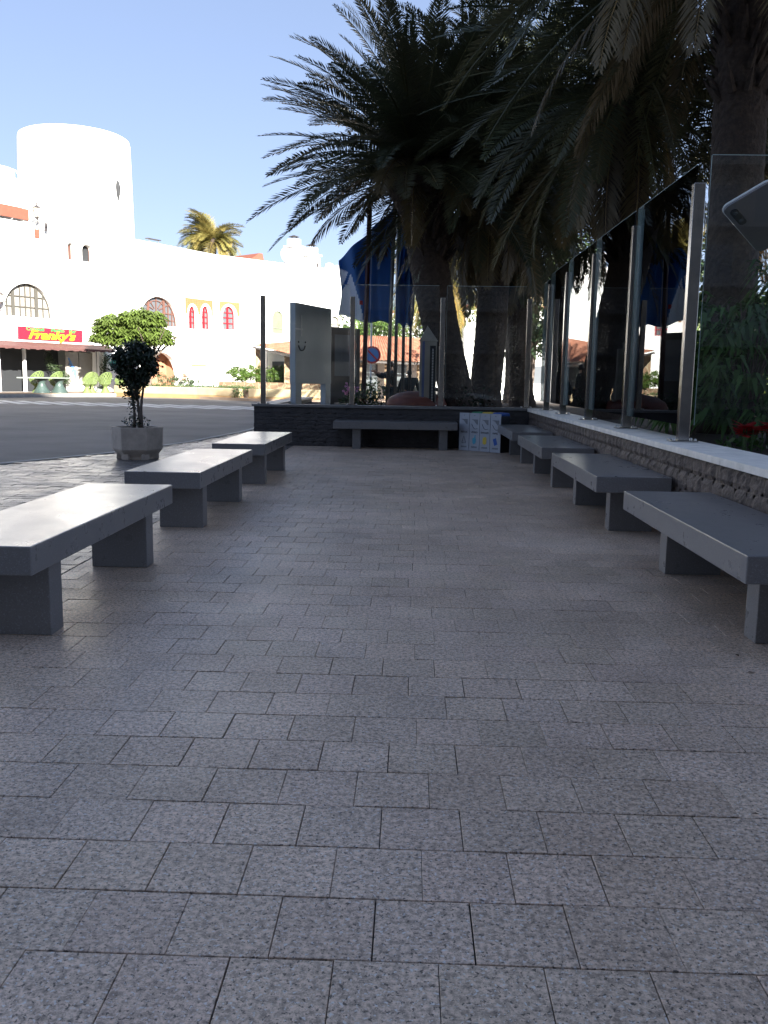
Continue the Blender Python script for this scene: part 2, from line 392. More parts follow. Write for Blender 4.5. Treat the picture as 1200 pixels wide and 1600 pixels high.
def tiles(x0, x1, y0, y1, w_, d_, gap, tilt, hj, name, m, rseed, lim=None, tint=.1, offs=None, cham=.0016):
    r = random.Random(rseed); b = MB(); y = y0; row = 0; off = 0
    while y < y1-.02:
        off = (off+r.choice(offs or (.5, .5, .42, .36, .62)))%1
        xs = x0; x = x0+(off-1)*w_
        ye = min(y+d_, y1)
        while x < x1-.01:
            a = max(x, x0); c = min(x+w_, x1); x += w_
            if c-a < .02: continue
            if lim and (a < lim(y)+.01 or a < lim(ye)+.01): continue
            h = r.uniform(-hj, hj); tx = r.uniform(-tilt, tilt); ty = r.uniform(-tilt, tilt)
            g = gap*r.choice((.15, .4, .6, .8, .9, 1.0, 1.05))/2; k = cham
            h_ = g*.5; P = [(a+h_, y+g), (c-h_, y+g), (c-h_, ye-g), (a+h_, ye-g)]; Q = [(a+h_+k, y+g+k), (c-h_-k, y+g+k), (c-h_-k, ye-g-k), (a+h_+k, ye-g-k)]
            cx = (a+c)/2; cy = (y+ye)/2
            hh = lambda p: h+(p[0]-cx)*tx+(p[1]-cy)*ty
            t = 1+r.gauss(0, tint); cc = (t*r.uniform(.985, 1.015), t, t*r.uniform(.98, 1.02))
            vs = [(p[0], p[1], -.011) for p in P]+[(p[0], p[1], hh(p)-k*.7) for p in P]+[(p[0], p[1], hh(p)) for p in Q]
            fs = [(8,9,10,11)]
            for i in range(4):
                j = (i+1)%4; fs += [(i, j, 4+j, 4+i), (4+i, 4+j, 8+j, 8+i)]
            b.add(vs, fs, cc)
        y = ye; row += 1
    return b.build(name, m, kind='structure')
tiles(-2.27, 2.26, -4, 17.02,  .2355, .2425, .0078, .005, .0010, 'plaza_paving', 'plaza', 3, tint=.045)
tiles(-9.5, -2.275, 3, 26, .29, .145, .010, .022, .0018, 'sidewalk', 'paver', 5, lim=edgex, tint=.13, offs=(.5, .45, .55, .3), cham=.004)
# crosswalk and far side
cw = MB()
for i in range(22):
    p = Vector((-27+i*1.15, 46.6-i*.28, -.085)); d = Vector((.58, -.81, 0)); n = Vector((.81, .58, 0))*.27
    q = p+d*6.0
    cw.add([p-n, p+n, q+n, q-n], [(0,1,2,3)])
cw.build('crosswalk', 'paint', kind='structure')
FA = frame(-25.5, 55.1, 13.1, 23.9); FB = frame(-16, 72.5, 9.2, 10.4)
# terrace in front of the bar (a raised pavement)
tr = MB(FA); tr.box(-14, 9.2, -4.2, 0, -.09, .14); tr.build('terrace', 'terrace', kind='structure')
tk = MB(FA); tk.box(-14, 9.2, -4.42, -4.2, -.09, .10); tk.build('terrace_kerb', 'kerb', kind='structure')
fs_ = MB(); fs_.prism([(-17.2, 58), (-9.5, 51.5), (-3.5, 50.2), (6, 50), (6, 72), (-12, 76), (-15.5, 72)], -.09, .06); fs_.build('far_pavement', 'terrace', kind='structure')

# ------------------------------------------------------------------ benches
def bench():
    root = empty('stone_bench', (0, 0, 0))
    MB().box(-.315, .315, -1.21, 1.21, .378, .515).build('seat', 'bench', root, bevel=.007)
    for s in (-1, 1):
        MB().box(-.19, .19, s*.81-.078, s*.81+.078, 0, .3775).build('leg', 'bench', root, bevel=.005)
    return root
pb = bench()
rows = [(-2.045, 5.13, 'nearest stone bench of the roadside row, cut off by the left edge', 'stone benches on the road side'),
        (-2.045, 8.39, 'second stone bench of the roadside row, the middle one of its three', 'stone benches on the road side'),
        (-2.045, 11.62, 'farthest stone bench of the roadside row, its pale top close to the dark end wall', 'stone benches on the road side'),
        (1.885, 5.28, 'dark stone bench nearest the camera along the glass-topped wall, cut by the right edge', 'stone benches along the glass-topped wall'),
        (1.885, 8.665, 'second stone bench from the camera along the glass-topped wall', 'stone benches along the glass-topped wall'),
        (1.885, 11.86, 'third stone bench from the camera along the glass-topped wall', 'stone benches along the glass-topped wall'),
        (1.885, 15.02, 'stone bench in the far right corner beside the recycling bins', 'stone benches along the glass-topped wall')]
for i, (x, y, lb, g) in enumerate(rows):
    o = pb if i == 0 else copy_tree(pb)
    o.location = (x, y, .001); tag(o, lb, 'bench', g)
    if x < 0:
        for ch in o.children:
            if ch.name.startswith('leg'): ch.location.x = .07
o = copy_tree(pb); o.location = (-.30, 16.70, .001); o.rotation_euler.z = R_(90.6)
for ch in o.children:
    ch.location.x = 0
    if ch.name.startswith('leg'): ch.location.y = .09 if ch.name.endswith('1') or ch.name == 'leg' else -.09
    else: ch.scale = (1, .95, 1)
tag(o, 'stone bench standing crosswise against the dark end wall at the far end', 'bench', 'stone benches')

b = MB(); r = random.Random(77)
for k in range(46):
    x = r.uniform(-2.2, 2.1); y = r.uniform(2.2, 16.8) if k else 3; a = r.uniform(0, 6.28); q = r.uniform(.008, .026); t = r.uniform(.4, 1.2)
    if k % 3 == 0: x = 2.1-abs(r.gauss(0, .5))
    u = Vector((math.cos(a), math.sin(a), 0)); n_ = Vector((-u.y, u.x, 0)); p = Vector((x, y, .004))
    b.add([p-u*q, p+n_*q*.35+Vector((0,0,.003)), p+u*q, p-n_*q*.35+Vector((0,0,.004))], [(0,1,2,3)], (t*1.3, t, t*.7))
b.build('fallen_leaves', 'leafdead', kind='stuff')
# ------------------------------------------------------------------ rough stone walls
def stones(b, length, z1, seed, X, hmin=.10, hmax=.17, wmin=.10, wmax=.26, amp=1.0):
    r = random.Random(seed); z = 0.0
    while z < z1-.01:
        h = min(r.uniform(hmin, hmax), z1-z)
        if z1-z-h < .05: h = z1-z
        x = 0.0
        while x < length:
            w_ = min(r.uniform(wmin, wmax), length-x)
            if length-x-w_ < .06: w_ = length-x
            N = 4; dp = r.uniform(-.006, .007); g = .003
            vs = []; fs = []
            for j in range(N+1):
                for i in range(N+1):
                    u, v = i/N, j/N; e = min(u, 1-u, v, 1-v)
                    d = (0 if e <= 0 else (dp+.012+r.uniform(-.005, .005))*amp)
                    vs.append(X @ Vector((x+g+(w_-2*g)*u, -d, z+g+(h-2*g)*v)))
            for j in range(N):
                for i in range(N): k = j*(N+1)+i; fs.append((k, k+1, k+N+2, k+N+1))
            b.add(vs, fs); x += w_
        z += h
# right wall: front face at x = 2.25, runs y = -2 .. 17
wr = empty('stone_wall', (2.4, 8, 0), 0, 'long rough dark stone wall with a pale cap, behind the right-hand benches', 'wall')
b = MB(); b.box(2.25, 2.62, -2, 17.40, 0, .728)
XR = Matrix.Translation((2.25, -2, 0)) @ Matrix.Rotation(R_(90), 4, 'Z') @ Matrix.Scale(-1, 4, (0, 1, 0))
XR = Matrix(((0, 1, 0, 2.25), (-1, 0, 0, 17.0), (0, 0, 1, 0), (0, 0, 0, 1)))  # local x -> -Y, local y -> +X
stones(b, 19.0, .728, 11, XR); b.build('masonry', 'blackstone', wr)
cb = MB(); r = random.Random(4); y = -2
while y < 17.3:
    l = min(r.uniform(.9, 1.25), 17.40-y)
    if 17.40-y-l < .3: l = 17.40-y
    cb.box(2.205, 2.66, y+.002, y+l-.002, .728, .78+r.uniform(-.0015, .0015)); y += l
cb.build('cap', 'cap', wr, bevel=.004)
we = empty('stone_wall', (-.5, 17.2, 0), 0, 'dark stone end wall with a thin grey cap behind the crosswise bench', 'wall')
b = MB(); b.box(-3.03, 2.24, 17.02, 17.38, 0, .745)
stones(b, 5.27, .745, 12, Matrix.Translation((-3.03, 17.02, 0)), .06, .10, .15, .4, .3)
stones(b, 7.0, .745, 13, Matrix(((0, 1, 0, -3.03), (-1, 0, 0, 24.02), (0, 0, 1, 0), (0, 0, 0, 1))), .06, .10, .15, .4)
b.box(-3.028, -2.7, 17.38, 24, 0, .745)
b.build('masonry', 'endstone', we)
b = MB(); b.box(-3.07, 2.203, 16.985, 17.42, .745, .79); b.box(-3.07, -2.66, 17.42, 24, .745, .79); b.build('cap', 'darkcap', we, bevel=.003)
# garden soil
MB().prism([(-2.7, 17.38), (2.62, 17.38), (2.62, -2), (14, -2), (14, 30), (-2.7, 24)], -.05, .66).build('garden_bed', 'soil', kind='structure')

# ------------------------------------------------------------------ glass screens
def post():
    root = empty('steel_post', (0, 0, 0))
    MB().box(-.05, .05, -.04, .04, .012, 2.24).build('shaft', 'steel', root, bevel=.004)
    b = MB().box(-.12, .12, -.08, .08, 0, .012); b.build('base_plate', 'steel', root, bevel=.002)
    for sx in (-1, 1):
        for sy in (-1, 1): MB().lathe([(.014, .012), (.014, .024), (.008, .03)], (sx*.095, sy*.06, 0), 8).build('bolt', 'bolt', root)
    return root
pp = post()
side = [(8.1, 'steel post nearest the camera on the pale wall cap'),
        (10.25, 'second steel post from the camera on the pale wall cap'), (12.45, 'third steel post from the camera on the pale wall cap'),
        (14.55, 'fourth steel post from the camera on the pale wall cap'), (16.35, 'fifth steel post from the camera on the pale wall cap, just before the corner')]
for i, (y, lb) in enumerate(side):
    o = pp if i == 0 else copy_tree(pp)
    o.location = (2.46, y, .782); tag(o, lb, 'post', 'steel posts of the glass screens')
endp = [(-2.88, 'steel post at the free left end of the end wall'), (-1.16, 'steel post on the end wall beside the brown notice board'),
        (.56, 'steel post on the end wall in front of the palm trunks'), (2.20, 'steel post on the end wall at the right-hand corner')]
for x, lb in endp:
    o = copy_tree(pp); o.location = (x, 17.2, .792); o.scale.z = .915; o.scale.x = .92
    tag(o, lb, 'post', 'steel posts of the glass screens')
def pane(x0, x1, y0, y1, z0, z1, lb):
    b = MB().box(x0, x1, y0, y1, z0, z1).build('glass_panel', 'glass' if x1-x0 < y1-y0 else 'glassfront')
    MB().box(x0+.002, x1-.002, y0+.002, y1-.002, z1+.001, z1+.006).build('top_edge', 'paneedge', b)
    if x1-x0 > y1-y0: MB().box(x0-.005, x0-.001, y0+.002, y1-.002, z0, z1).build('side_edge', 'paneedge', b)
    else: MB().box(x0+.002, x1-.002, y1+.001, y1+.005, z0, z1).build('side_edge', 'paneedge', b)
    return tag(b, lb, 'glass panel', 'clear glass panels of the wind screen')
ys = [8.1, 10.25, 12.45, 14.55, 16.35]
names = ['clear glass panel between the first and second steel posts from the camera',
         'clear glass panel between the second and third steel posts from the camera',
         'clear glass panel between the third and fourth steel posts from the camera',
         'clear glass panel between the fourth and fifth steel posts from the camera']
for i in range(4): pane(2.452, 2.464, ys[i]+.065, ys[i+1]-.065, .93, 3.19, names[i])
pane(2.452, 2.464, 16.42, 17.12, .93, 3.12, 'narrow clear glass panel between the last side post and the corner')
pane(-2.80, -1.235, 17.194, 17.206, .93, 3.06, 'clear glass panel in front of the grey board on the end wall')
pane(-1.085, .485, 17.194, 17.206, .93, 3.06, 'clear glass panel on the end wall in front of the blue flags')
pane(.635, 2.13, 17.194, 17.206, .93, 3.06, 'clear glass panel on the end wall in front of the palm trunks')
pane(2.56, 4.9, 8.10, 8.112, .93, 3.26, 'clear glass panel turned to face the camera beside the nearest steel post')

# ------------------------------------------------------------------ palms
def crown_mesh(r, nf, L, e_lo, e_hi, droop, st=40, leaf=.42, dead=0, tintb=1.0, az=None, lw=.036):
    b = MB(); rib = MB()
    for k in range(nf):
        u = (k+.5)/nf
        phi = k*2.39996+r.uniform(-.2, .2)
        if az and r.random() < .75: phi = r.uniform(*az)
        isdead = u < dead
        e = math.radians(e_lo+(e_hi-e_lo)*(u**.8)+r.uniform(-7, 7))
        Lk = L*r.uniform(.85, 1.1)*(.78 if isdead else 1)
        dr = math.radians(droop*r.uniform(.75, 1.25))
        p = Vector((.12*math.cos(phi), .12*math.sin(phi), r.uniform(-.25, .25))); pts = []; dirs = []
        sway = r.uniform(-.25, .25)
        for i in range(st+1):
            t = i/st; a = e-dr*t**1.25; ph = phi+sway*t*t
            d = Vector((math.cos(a)*math.cos(ph), math.cos(a)*math.sin(ph), math.sin(a)))
            pts.append(p.copy()); dirs.append(d); p = p+d*(Lk/st)
        tn = r.uniform(.7, 1.3)*tintb
        c = (tn*r.uniform(.9, 1.15), tn, tn*.9) if not isdead else (tn*2.0, tn*1.35, tn*1.1)
        b.tube(pts[::4]+([pts[-1]] if st % 4 else []), [.022*(1-i/(len(pts[::4])+1))+.003 for i in range(len(pts[::4])+(1 if st % 4 else 0))], 3, False, (c[0]*1.5, c[1]*1.4, c[2]*1.2))
        roll_ = r.uniform(-.5, .5)
        for i in range(3, st+1):
            t = i/st; d = dirs[i]
            s = d.cross(Vector((0, 0, 1)))
            if s.length < .05: s = Vector((math.sin(phi), -math.cos(phi), 0))
            s.normalize(); up = s.cross(d); s = s*math.cos(roll_)+up*math.sin(roll_); up = s.cross(d)
            ll = leaf*(.35+.65*math.sin(math.pi*min(1, .12+t*.88))**.7)*(1 if t < .9 else 1-(t-.9)*4)
            for sg in (-1, 1):
                for rep in range(2):
                    base = pts[i]-d*(Lk/st)*(.5*rep+r.uniform(0, .3))
                    fwd = .38+.7*t+r.uniform(-.12, .12)
                    v = (s*sg+d*fwd+up*(.30-.25*(1 if isdead else 0)+r.uniform(-.14, .14))).normalized()
                    lk = ll*r.uniform(.8, 1.12)
                    g = Vector((0, 0, -1))*(.10 if not isdead else .35)*lk
                    tip = base+v*lk+g; mid = base+v*lk*.45+g*.2
                    wv = v.cross(up)
                    if wv.length < .1: wv = v.cross(s)
                    wv = wv.normalized()*lw*.5
                    b.add([base, mid+wv, tip, mid-wv], [(0,1,2,3)], c)
    return b
def palm_trunk(base, top, rad0, rad1, seed, nseg=100, n=40, boss=True):
    r = random.Random(seed); base = Vector(base); top = Vector(top); b = MB(); L = (top-base).length
    P = []; F = []; bend = Vector((r.uniform(-.15, .15), r.uniform(-.15, .15), 0))
    for i in range(nseg+1):
        t = i/nseg; c = base.lerp(top, t)+bend*math.sin(math.pi*t); z = t*L
        rr = rad0+(rad1-rad0)*t
        if boss and t > .8: rr *= 1+.55*math.sin((t-.8)/.2*math.pi/2)
        if t < .08: rr *= 1+(.08-t)*3
        for k in range(n):
            a = 2*math.pi*k/n
            q = (a/(2*math.pi)*13+(0 if int(z/.085) % 2 == 0 else .5)) % 1; zz = (z/.085) % 1
            bump = (1-abs(q-.5)*2)*.55*(zz)*(1.0 if boss and t > .55 else .75)
            rr2 = rr*(1+.11*bump*(2.2 if t > .8 else 1)+r.uniform(-.012, .02))
            P.append(c+Vector((math.cos(a)*rr2, math.sin(a)*rr2, 0)))
    for i in range(nseg):
        for k in range(n): F.append((i*n+k, i*n+(k+1) % n, (i+1)*n+(k+1) % n, (i+1)*n+k))
    b.add(P, F)
    if boss:
        for k in range(150):   # stubs of old frond bases
            t = r.uniform(.62, 1.0); a = r.uniform(0, 6.283); c = base.lerp(top, t)
            rr = (rad0+(rad1-rad0)*t)*(1.0 if t < .8 else 1+.5*math.sin((t-.8)/.2*math.pi/2))
            d = Vector((math.cos(a), math.sin(a), 0)); p = c+d*rr*.8
            q = p+(d*.5+Vector((0, 0, 1.0))).normalized()*r.uniform(.12, .38)+d*.06
            b.tube([p, p.lerp(q, .5), q], [.055, .04, .012], 5)
    return b
def palm(base, top, rad, seed, crown, label, group='tall dark palm trees behind the glass screens', leafm='frond', rotz=0, dens=None):
    root = empty('palm_tree', base, 0, label, 'palm tree', group)
    palm_trunk(base, top, rad[0], rad[1], seed).build('trunk', 'palmtrunk', root)
    r = random.Random(seed+50); cm = crown_mesh(r, **crown)
    T = Matrix.Translation(top); cm.v = [T @ v for v in cm.v]
    cm.build('crown', leafm, root)
    return root
CR = dict(nf=125, L=3.5, e_lo=-68, e_hi=80, droop=48, st=38, leaf=.44, dead=.12)
palm((1.08, 19.5, .62), (.0, 19.6, 5.75), (.36, .46), 1, dict(CR, nf=165, L=3.45, e_lo=-24, droop=42, dead=.07), 'dark palm with a thick trunk leaning left, beside the blue flags')
palm((1.65, 20.6, .62), (1.7, 20.8, 6.1), (.36, .34), 2, dict(CR, nf=175, L=3.7, e_lo=-70), 'dark palm with an upright trunk, right of the leaning palm behind the end wall')
palm((2.85, 23.0, .62), (2.6, 23, 5.8), (.30, .26), 3, dict(CR, nf=150, e_lo=-78), 'slimmer palm with a ringed trunk near the corner, behind the end wall')
palm((3.55, 16.0, .62), (3.62, 16, 6.2), (.29, .27), 4, CR, 'dark palm seen above the middle panels of the side glass screen')
palm((4.15, 12.0, .62), (4.05, 12, 7.3), (.34, .31), 5, dict(CR, L=4.3, nf=140, e_lo=-40), 'thick dark palm trunk nearest the camera, at the right edge of the photo')
palm((6.9, 16.5, .62), (6.7, 16.5, 7.0), (.34, .3), 6, dict(CR, L=4.0), 'dark palm farthest to the right, its crown filling the top right corner')
palm((3.2, 27.5, .62), (3.1, 27.5, 9.0), (.33, .3), 7, dict(CR, L=4.0), 'dark palm standing behind the others, its crown high in the middle of the group')
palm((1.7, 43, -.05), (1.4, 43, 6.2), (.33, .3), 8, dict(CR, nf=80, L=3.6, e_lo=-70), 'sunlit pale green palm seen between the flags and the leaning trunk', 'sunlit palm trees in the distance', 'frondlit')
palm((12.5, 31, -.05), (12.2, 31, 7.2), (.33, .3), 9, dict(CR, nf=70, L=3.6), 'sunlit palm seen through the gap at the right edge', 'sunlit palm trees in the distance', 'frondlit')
# windblown palm behind the roof
rt = empty('palm_tree', (-19.0, 85, 6), 0, 'windblown yellow-green palm rising behind the white roof', 'palm tree')
palm_trunk((-18.8, 85, 0), (-18.9, 85, 14.0), .35, .3, 21, 60, 14, False).build('trunk', 'palmtrunk', rt)
cm = crown_mesh(random.Random(31), 90, 3.3, -35, 85, 70, 26, .8, 0, 1.0, (2.2, 4.4), .05)
cm2 = crown_mesh(random.Random(32), 36, 2.6, -30, 60, 85, 26, .6, 0, 1.0, (-1., 1.0), .05)
cm.v = [Vector((-18.9, 85, 14.0))+v for v in cm.v]; k = len(cm.v)
cm.v += [Vector((-18.7, 85, 13.7))+v for v in cm2.v]; cm.f += [tuple(i+k for i in q) for q in cm2.f]; cm.c += cm2.c
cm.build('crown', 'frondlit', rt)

# ------------------------------------------------------------------ leafy plants
def leaves(b, r, cen, rad, n, size, asp=.5, up=.4, shell=.5, tint=(.6, 1.35), droop=0):
    cen = Vector(cen); rad = Vector(rad)
    for _ in range(n):
        d = Vector((r.gauss(0, 1), r.gauss(0, 1), r.gauss(0, 1))).normalized()
        q = r.random()**(shell)
        p = cen+Vector((d.x*rad.x, d.y*rad.y, d.z*rad.z))*q
        nn = (Vector((r.gauss(0, 1), r.gauss(0, 1), r.gauss(0, 1)))+d*.8+Vector((0, 0, up))).normalized()
        a = nn.orthogonal().normalized(); a = (Matrix.Rotation(r.uniform(0, 6.28), 3, nn) @ a)
        if droop: a = (a+Vector((0, 0, -droop))).normalized()
        c_ = nn.cross(a).normalized(); s = size*r.uniform(.6, 1.3); t = r.uniform(*tint)
        b.add([p, p+a*s*.5+c_*s*asp*.5, p+a*s, p+a*s*.5-c_*s*asp*.5], [(0,1,2,3)], (t*r.uniform(.85, 1.15), t, t*r.uniform(.8, 1.1)))
def clumps(b, r, cen, rad, nc, crad, nl, size, **kw):
    for _ in range(nc):
        d = Vector((r.gauss(0, 1), r.gauss(0, 1), r.gauss(0, 1))).normalized(); q = r.random()**.4
        p = Vector(cen)+Vector((d.x*rad[0], d.y*rad[1], d.z*rad[2]))*q; t = r.uniform(.65, 1.3); k = crad*r.uniform(.6, 1.2)
        leaves(b, r, p, (k, k, k*.7), nl, size, tint=(t*.8, t*1.25), **kw)
def rosettes(b, r, cen, rad, n, size, fold=1.0):
    for _ in range(n):
        d = Vector((r.gauss(0, 1), r.gauss(0, 1), abs(r.gauss(0, 1))*.9-.25)).normalized(); q = r.uniform(.55, 1.0)
        p = Vector(cen)+Vector((d.x*rad[0], d.y*rad[1], d.z*rad[2]))*q; t = r.uniform(.7, 1.3); k = r.randint(6, 9)
        for i in range(k):
            a = 6.283*i/k+r.uniform(-.2, .2); h = Vector((math.cos(a), math.sin(a), -.35-.4*r.random()*fold)).normalized()
            s_ = Vector((-math.sin(a), math.cos(a), 0)); L = size*r.uniform(.7, 1.15); w_ = L*.16
            b.add([p, p+h*L*.5+s_*w_, p+h*L+Vector((0, 0, -.12*L)), p+h*L*.5-s_*w_], [(0,1,2,3)], (t, t, t*.9))
r = random.Random(101)
# potted tree
px, py = -4.30, 13.78
pt = empty('plant_pot', (px, py, 0), 0, 'six-sided grey concrete pot on the sidewalk, holding a small tree', 'plant pot')
def hexr(rad, z, rot=.16): return [(px+rad*math.cos(rot+i*math.pi/3), py+rad*math.sin(rot+i*math.pi/3), z) for i in range(6)]
b = MB(); lev = [hexr(.28, .0), hexr(.285, .04), hexr(.365, .13), hexr(.385, .16), hexr(.395, .485), hexr(.395, .50), hexr(.35, .50), hexr(.34, .43)]
P = sum(lev, []); F = [tuple(range(6))[::-1]]
for i in range(len(lev)-1):
    for k in range(6): F.append((i*6+k, i*6+(k+1) % 6, (i+1)*6+(k+1) % 6, (i+1)*6+k))
b.add(P, F).build('body', 'pot', pt, bevel=.006)
b = MB()
for i in range(6):
    a = .16+i*math.pi/3
    X = Matrix.Translation((px+math.cos(a)*.27, py+math.sin(a)*.27, 0)) @ Matrix.Rotation(a, 4, 'Z')
    MB().box(-.05, .05, -.06, .06, 0.001, .09, X).build('foot', 'pot', pt, bevel=.01)
MB().lathe([(.33, .40), (.33, .455), (.01, .46)], (px, py, 0), 12).build('soil', 'soil', pt)
tr_ = empty('potted_tree', (px, py, .46), 0, 'small dark-leaved tree with three thin stems growing in the concrete pot', 'tree')
b = MB()
for dx, dy, tx, ty in ((-.03, 0, -.10, .02), (.03, .02, .03, .0), (.07, -.02, .12, .03)):
    pts = [(px+dx+(tx-dx)*t+.015*math.sin(t*7+dx*30), py+dy+(ty-dy)*t, .46+.95*t) for t in [i/8 for i in range(9)]]
    b.tube(pts, [.026-.012*i/8 for i in range(9)], 7)
for k in range(26):
    a = r.uniform(0, 6.28); z = r.uniform(1.1, 1.5); q = r.uniform(.15, .32)
    b.tube([(px, py, z-.2), (px+math.cos(a)*q*.5, py+math.sin(a)*q*.5, z), (px+math.cos(a)*q, py+math.sin(a)*q, z+.2)], [.01, .007, .003], 4)
b.build('trunk', 'bark', tr_, smooth=True)
b = MB()
clumps(b, r, (px+.0, py, 1.52), (.34, .33, .28), 95, .11, 65, .06, asp=.5)
clumps(b, r, (px+.0, py, 1.22), (.25, .24, .22), 50, .09, 50, .055, asp=.5)
clumps(b, r, (px-.02, py, .95), (.13, .13, .16), 10, .06, 22, .05, asp=.5)
leaves(b, r, (px, py, .56), (.22, .2, .14), 190, .05, shell=.5)
leaves(b, r, (px-.05, py, .72), (.12, .1, .14), 60, .045, shell=.5)
b.build('crown', 'leafdark', tr_)
# bright tree across the road
bt = empty('umbrella_tree', (-17.0, 57.6, 0), 0, 'bright green leafy tree across the road, showing above the potted tree', 'tree')
b = MB(); b.tube([(-17.0, 57.6, .2), (-17.1, 57.6, 1.6), (-16.8, 57.6, 3)], [.12, .1, .07], 8)
for k in range(14):
    a = k*.9; q = 1+.9*r.random()
    b.tube([(-16.95, 57.6, 2.2), (-17+math.cos(a)*q*.6, 57.6+math.sin(a)*q*.5, 3.2), (-17+math.cos(a)*q*1.3, 57.6+math.sin(a)*q, 4.3)], [.05, .035, .015], 5)
b.build('trunk', 'bark', bt)
b = MB()
for (x, z, rx, rz, n) in ((-19.4, 4.35, 1.25, .95, 230), (-17.3, 4.75, 1.4, .95, 280), (-16.4, 3.6, .95, .95, 190), (-18.4, 3.5, 1.7, .9, 300), (-18.3, 4.9, .9, .6, 120), (-20.0, 3.6, .7, .75, 110), (-17.4, 4.0, 1.5, .8, 220)):
    rosettes(b, r, (x, 57.6, z), (rx, 1.1, rz), int(n*.75), .47)
b.build('crown', 'leafbright', bt)
# cream planter and its plants
pl = empty('roadside_planter', (-13, 54, 0), 0, 'long low cream planter wall with rounded ends across the road', 'planter')
def ribbon(b, pts, wid, z0, z1):
    pts = [Vector((*p, 0)) for p in pts]; L = []; Rr = []
    for i, p in enumerate(pts):
        d = (pts[min(i+1, len(pts)-1)]-pts[max(i-1, 0)]).normalized(); n = Vector((-d.y, d.x, 0))*wid/2
        L.append(p+n); Rr.append(p-n)
    poly = [(p.x, p.y) for p in L]+[(p.x, p.y) for p in Rr[::-1]]
    b.prism(poly, z0, z1)
arc = [(-19.3, 59.6), (-19.6, 58.6), (-19.3, 57.7), (-18.4, 57.1), (-16.0, 56.2), (-13.2, 54.9), (-10.6, 53.2), (-10.2, 53.0)]
arc2 = [(-9.6, 52.6), (-8.5, 52.0), (-6.5, 51.5), (-4.5, 51.4), (-2, 51.6)]
for a_ in (arc, arc2):
    b = MB(); ribbon(b, a_, .34, .13, .62); b.build('wall', 'cream', pl, bevel=.06, smooth=False)
    b = MB(); ribbon(b, a_, .5, -.09, .13); b.build('plinth', 'ochre', pl, bevel=.02)
MB().prism([(-19.3, 59.6), (-19.4, 58), (-18.2, 57.3), (-10.4, 53.3), (-9.5, 57), (-13, 62)], -.05, .5).build('planting_soil', 'soil', kind='structure')
b = MB()
for (x, y) in [(-19+i*.34, 58.3-i*.17) for i in range(28)]:
    leaves(b, r, (x, y+.5, .62), (.5, .5, .16), 130, .11)
leaves(b, r, (-10.4, 52.9, .35), (.4, .25, .4), 240, .12)
b.build('ground_cover', 'leafground', kind='stuff')
b = MB()
for i in range(5): clumps(b, r, (-16.5+i*.55, 58.2, 1.05), (.5, .4, .38), 8, .22, 40, .16, asp=.25)
tag(b.build('shrub', 'leafmid', loc=(-15.5, 58.2, .5)), 'dark spiky shrub in the cream planter, right below the peach niche', 'shrub')
# stone planter + hedge
sp = MB(); sp.prism([(-12.2, 56.0), (-7.6, 54.2), (-5.0, 54.0), (-5.0, 55.2), (-7.4, 55.4), (-11.9, 57.2)], -.09, .98)
tag(sp.build('stone_planter', 'crazy', loc=(-9, 55, 0)), 'low planter wall of irregular tan stones below the hedge', 'planter')
for lb, cx, rx in (('bright green rounded hedge bush on the tan stone planter, left of the end steel post', -10.4, 1.35), ('paler green bush on the tan stone planter, seen behind the end steel post', -8.3, 1.15)):
    b = MB(); clumps(b, r, (cx, 55.9, 1.45), (rx, .7, .55), 60, .3, 60, .13)
    tag(b.build('hedge_bush', 'leafhedge', loc=(cx, 55.9, .98)), lb, 'bush', 'bushes on the stone planter')

# right-hand garden plants
def longleaf(b, r, base, n, L, spread, hmax):
    for _ in range(n):
        a = r.uniform(0, 6.28); q = r.random()**.6*spread; h = r.uniform(.15, 1)*hmax
        s0 = Vector((base[0]+math.cos(a)*q, base[1]+math.sin(a)*q, base[2]+h)); t = r.uniform(.55, 1.35)
        for k in range(r.randint(5, 8)):
            a2 = a+r.uniform(-1.4, 1.4); d = Vector((math.cos(a2), math.sin(a2), r.uniform(.0, .5))).normalized(); l = L*r.uniform(.7, 1.2)
            m1 = s0+d*l*.5; tip = s0+d*l*.85+Vector((0, 0, -l*.55)); sd_ = d.cross(Vector((0, 0, 1))).normalized()*l*.065
            b.add([s0, m1+sd_, tip, m1-sd_], [(0,1,2,3)], (t, t, t*.8))
shr = [((3.55, 9.6, .66), 'long-leaved dark green shrub behind the camera-facing glass panel', 260, .8, 1.55),
       ((4.75, 10.3, .66), 'taller long-leaved shrub at the right edge beneath the near palm', 240, .9, 2.2),
       ((3.6, 11.4, .66), 'dark shrub beside the base of the nearest palm trunk', 160, .7, 1.2)]
for bs, lb, n, spd, hm in shr:
    root = empty('garden_shrub', bs, 0, lb, 'shrub', 'long-leaved shrubs in the garden bed')
    b = MB()
    for k in range(16):
        a = r.uniform(0, 6.28); q = r.uniform(.1, spd*.7)
        b.tube([bs, (bs[0]+math.cos(a)*q*.4, bs[1]+math.sin(a)*q*.4, bs[2]+hm*.5), (bs[0]+math.cos(a)*q, bs[1]+math.sin(a)*q, bs[2]+hm*.95)], [.02, .014, .006], 5)
    b.build('stems', 'bark', root)
    b = MB(); longleaf(b, r, bs, n, .38, spd, hm); b.build('foliage', 'leaflong', root)
b = MB(); clumps(b, r, (9.5, 24, 2.2), (2.4, 2, 1.8), 60, .5, 60, .3, asp=.3)
tag(b.build('sunlit_shrub', 'leafbright', loc=(9.5, 24, 0)), 'sunlit bright green shrub glimpsed past the near palm trunk at the right edge', 'shrub')
po = empty('poinsettia', (3.28, 8.75, .66), 0, 'red poinsettia flowers at the foot of the right-hand glass', 'flowers')
b = MB(); g = MB()
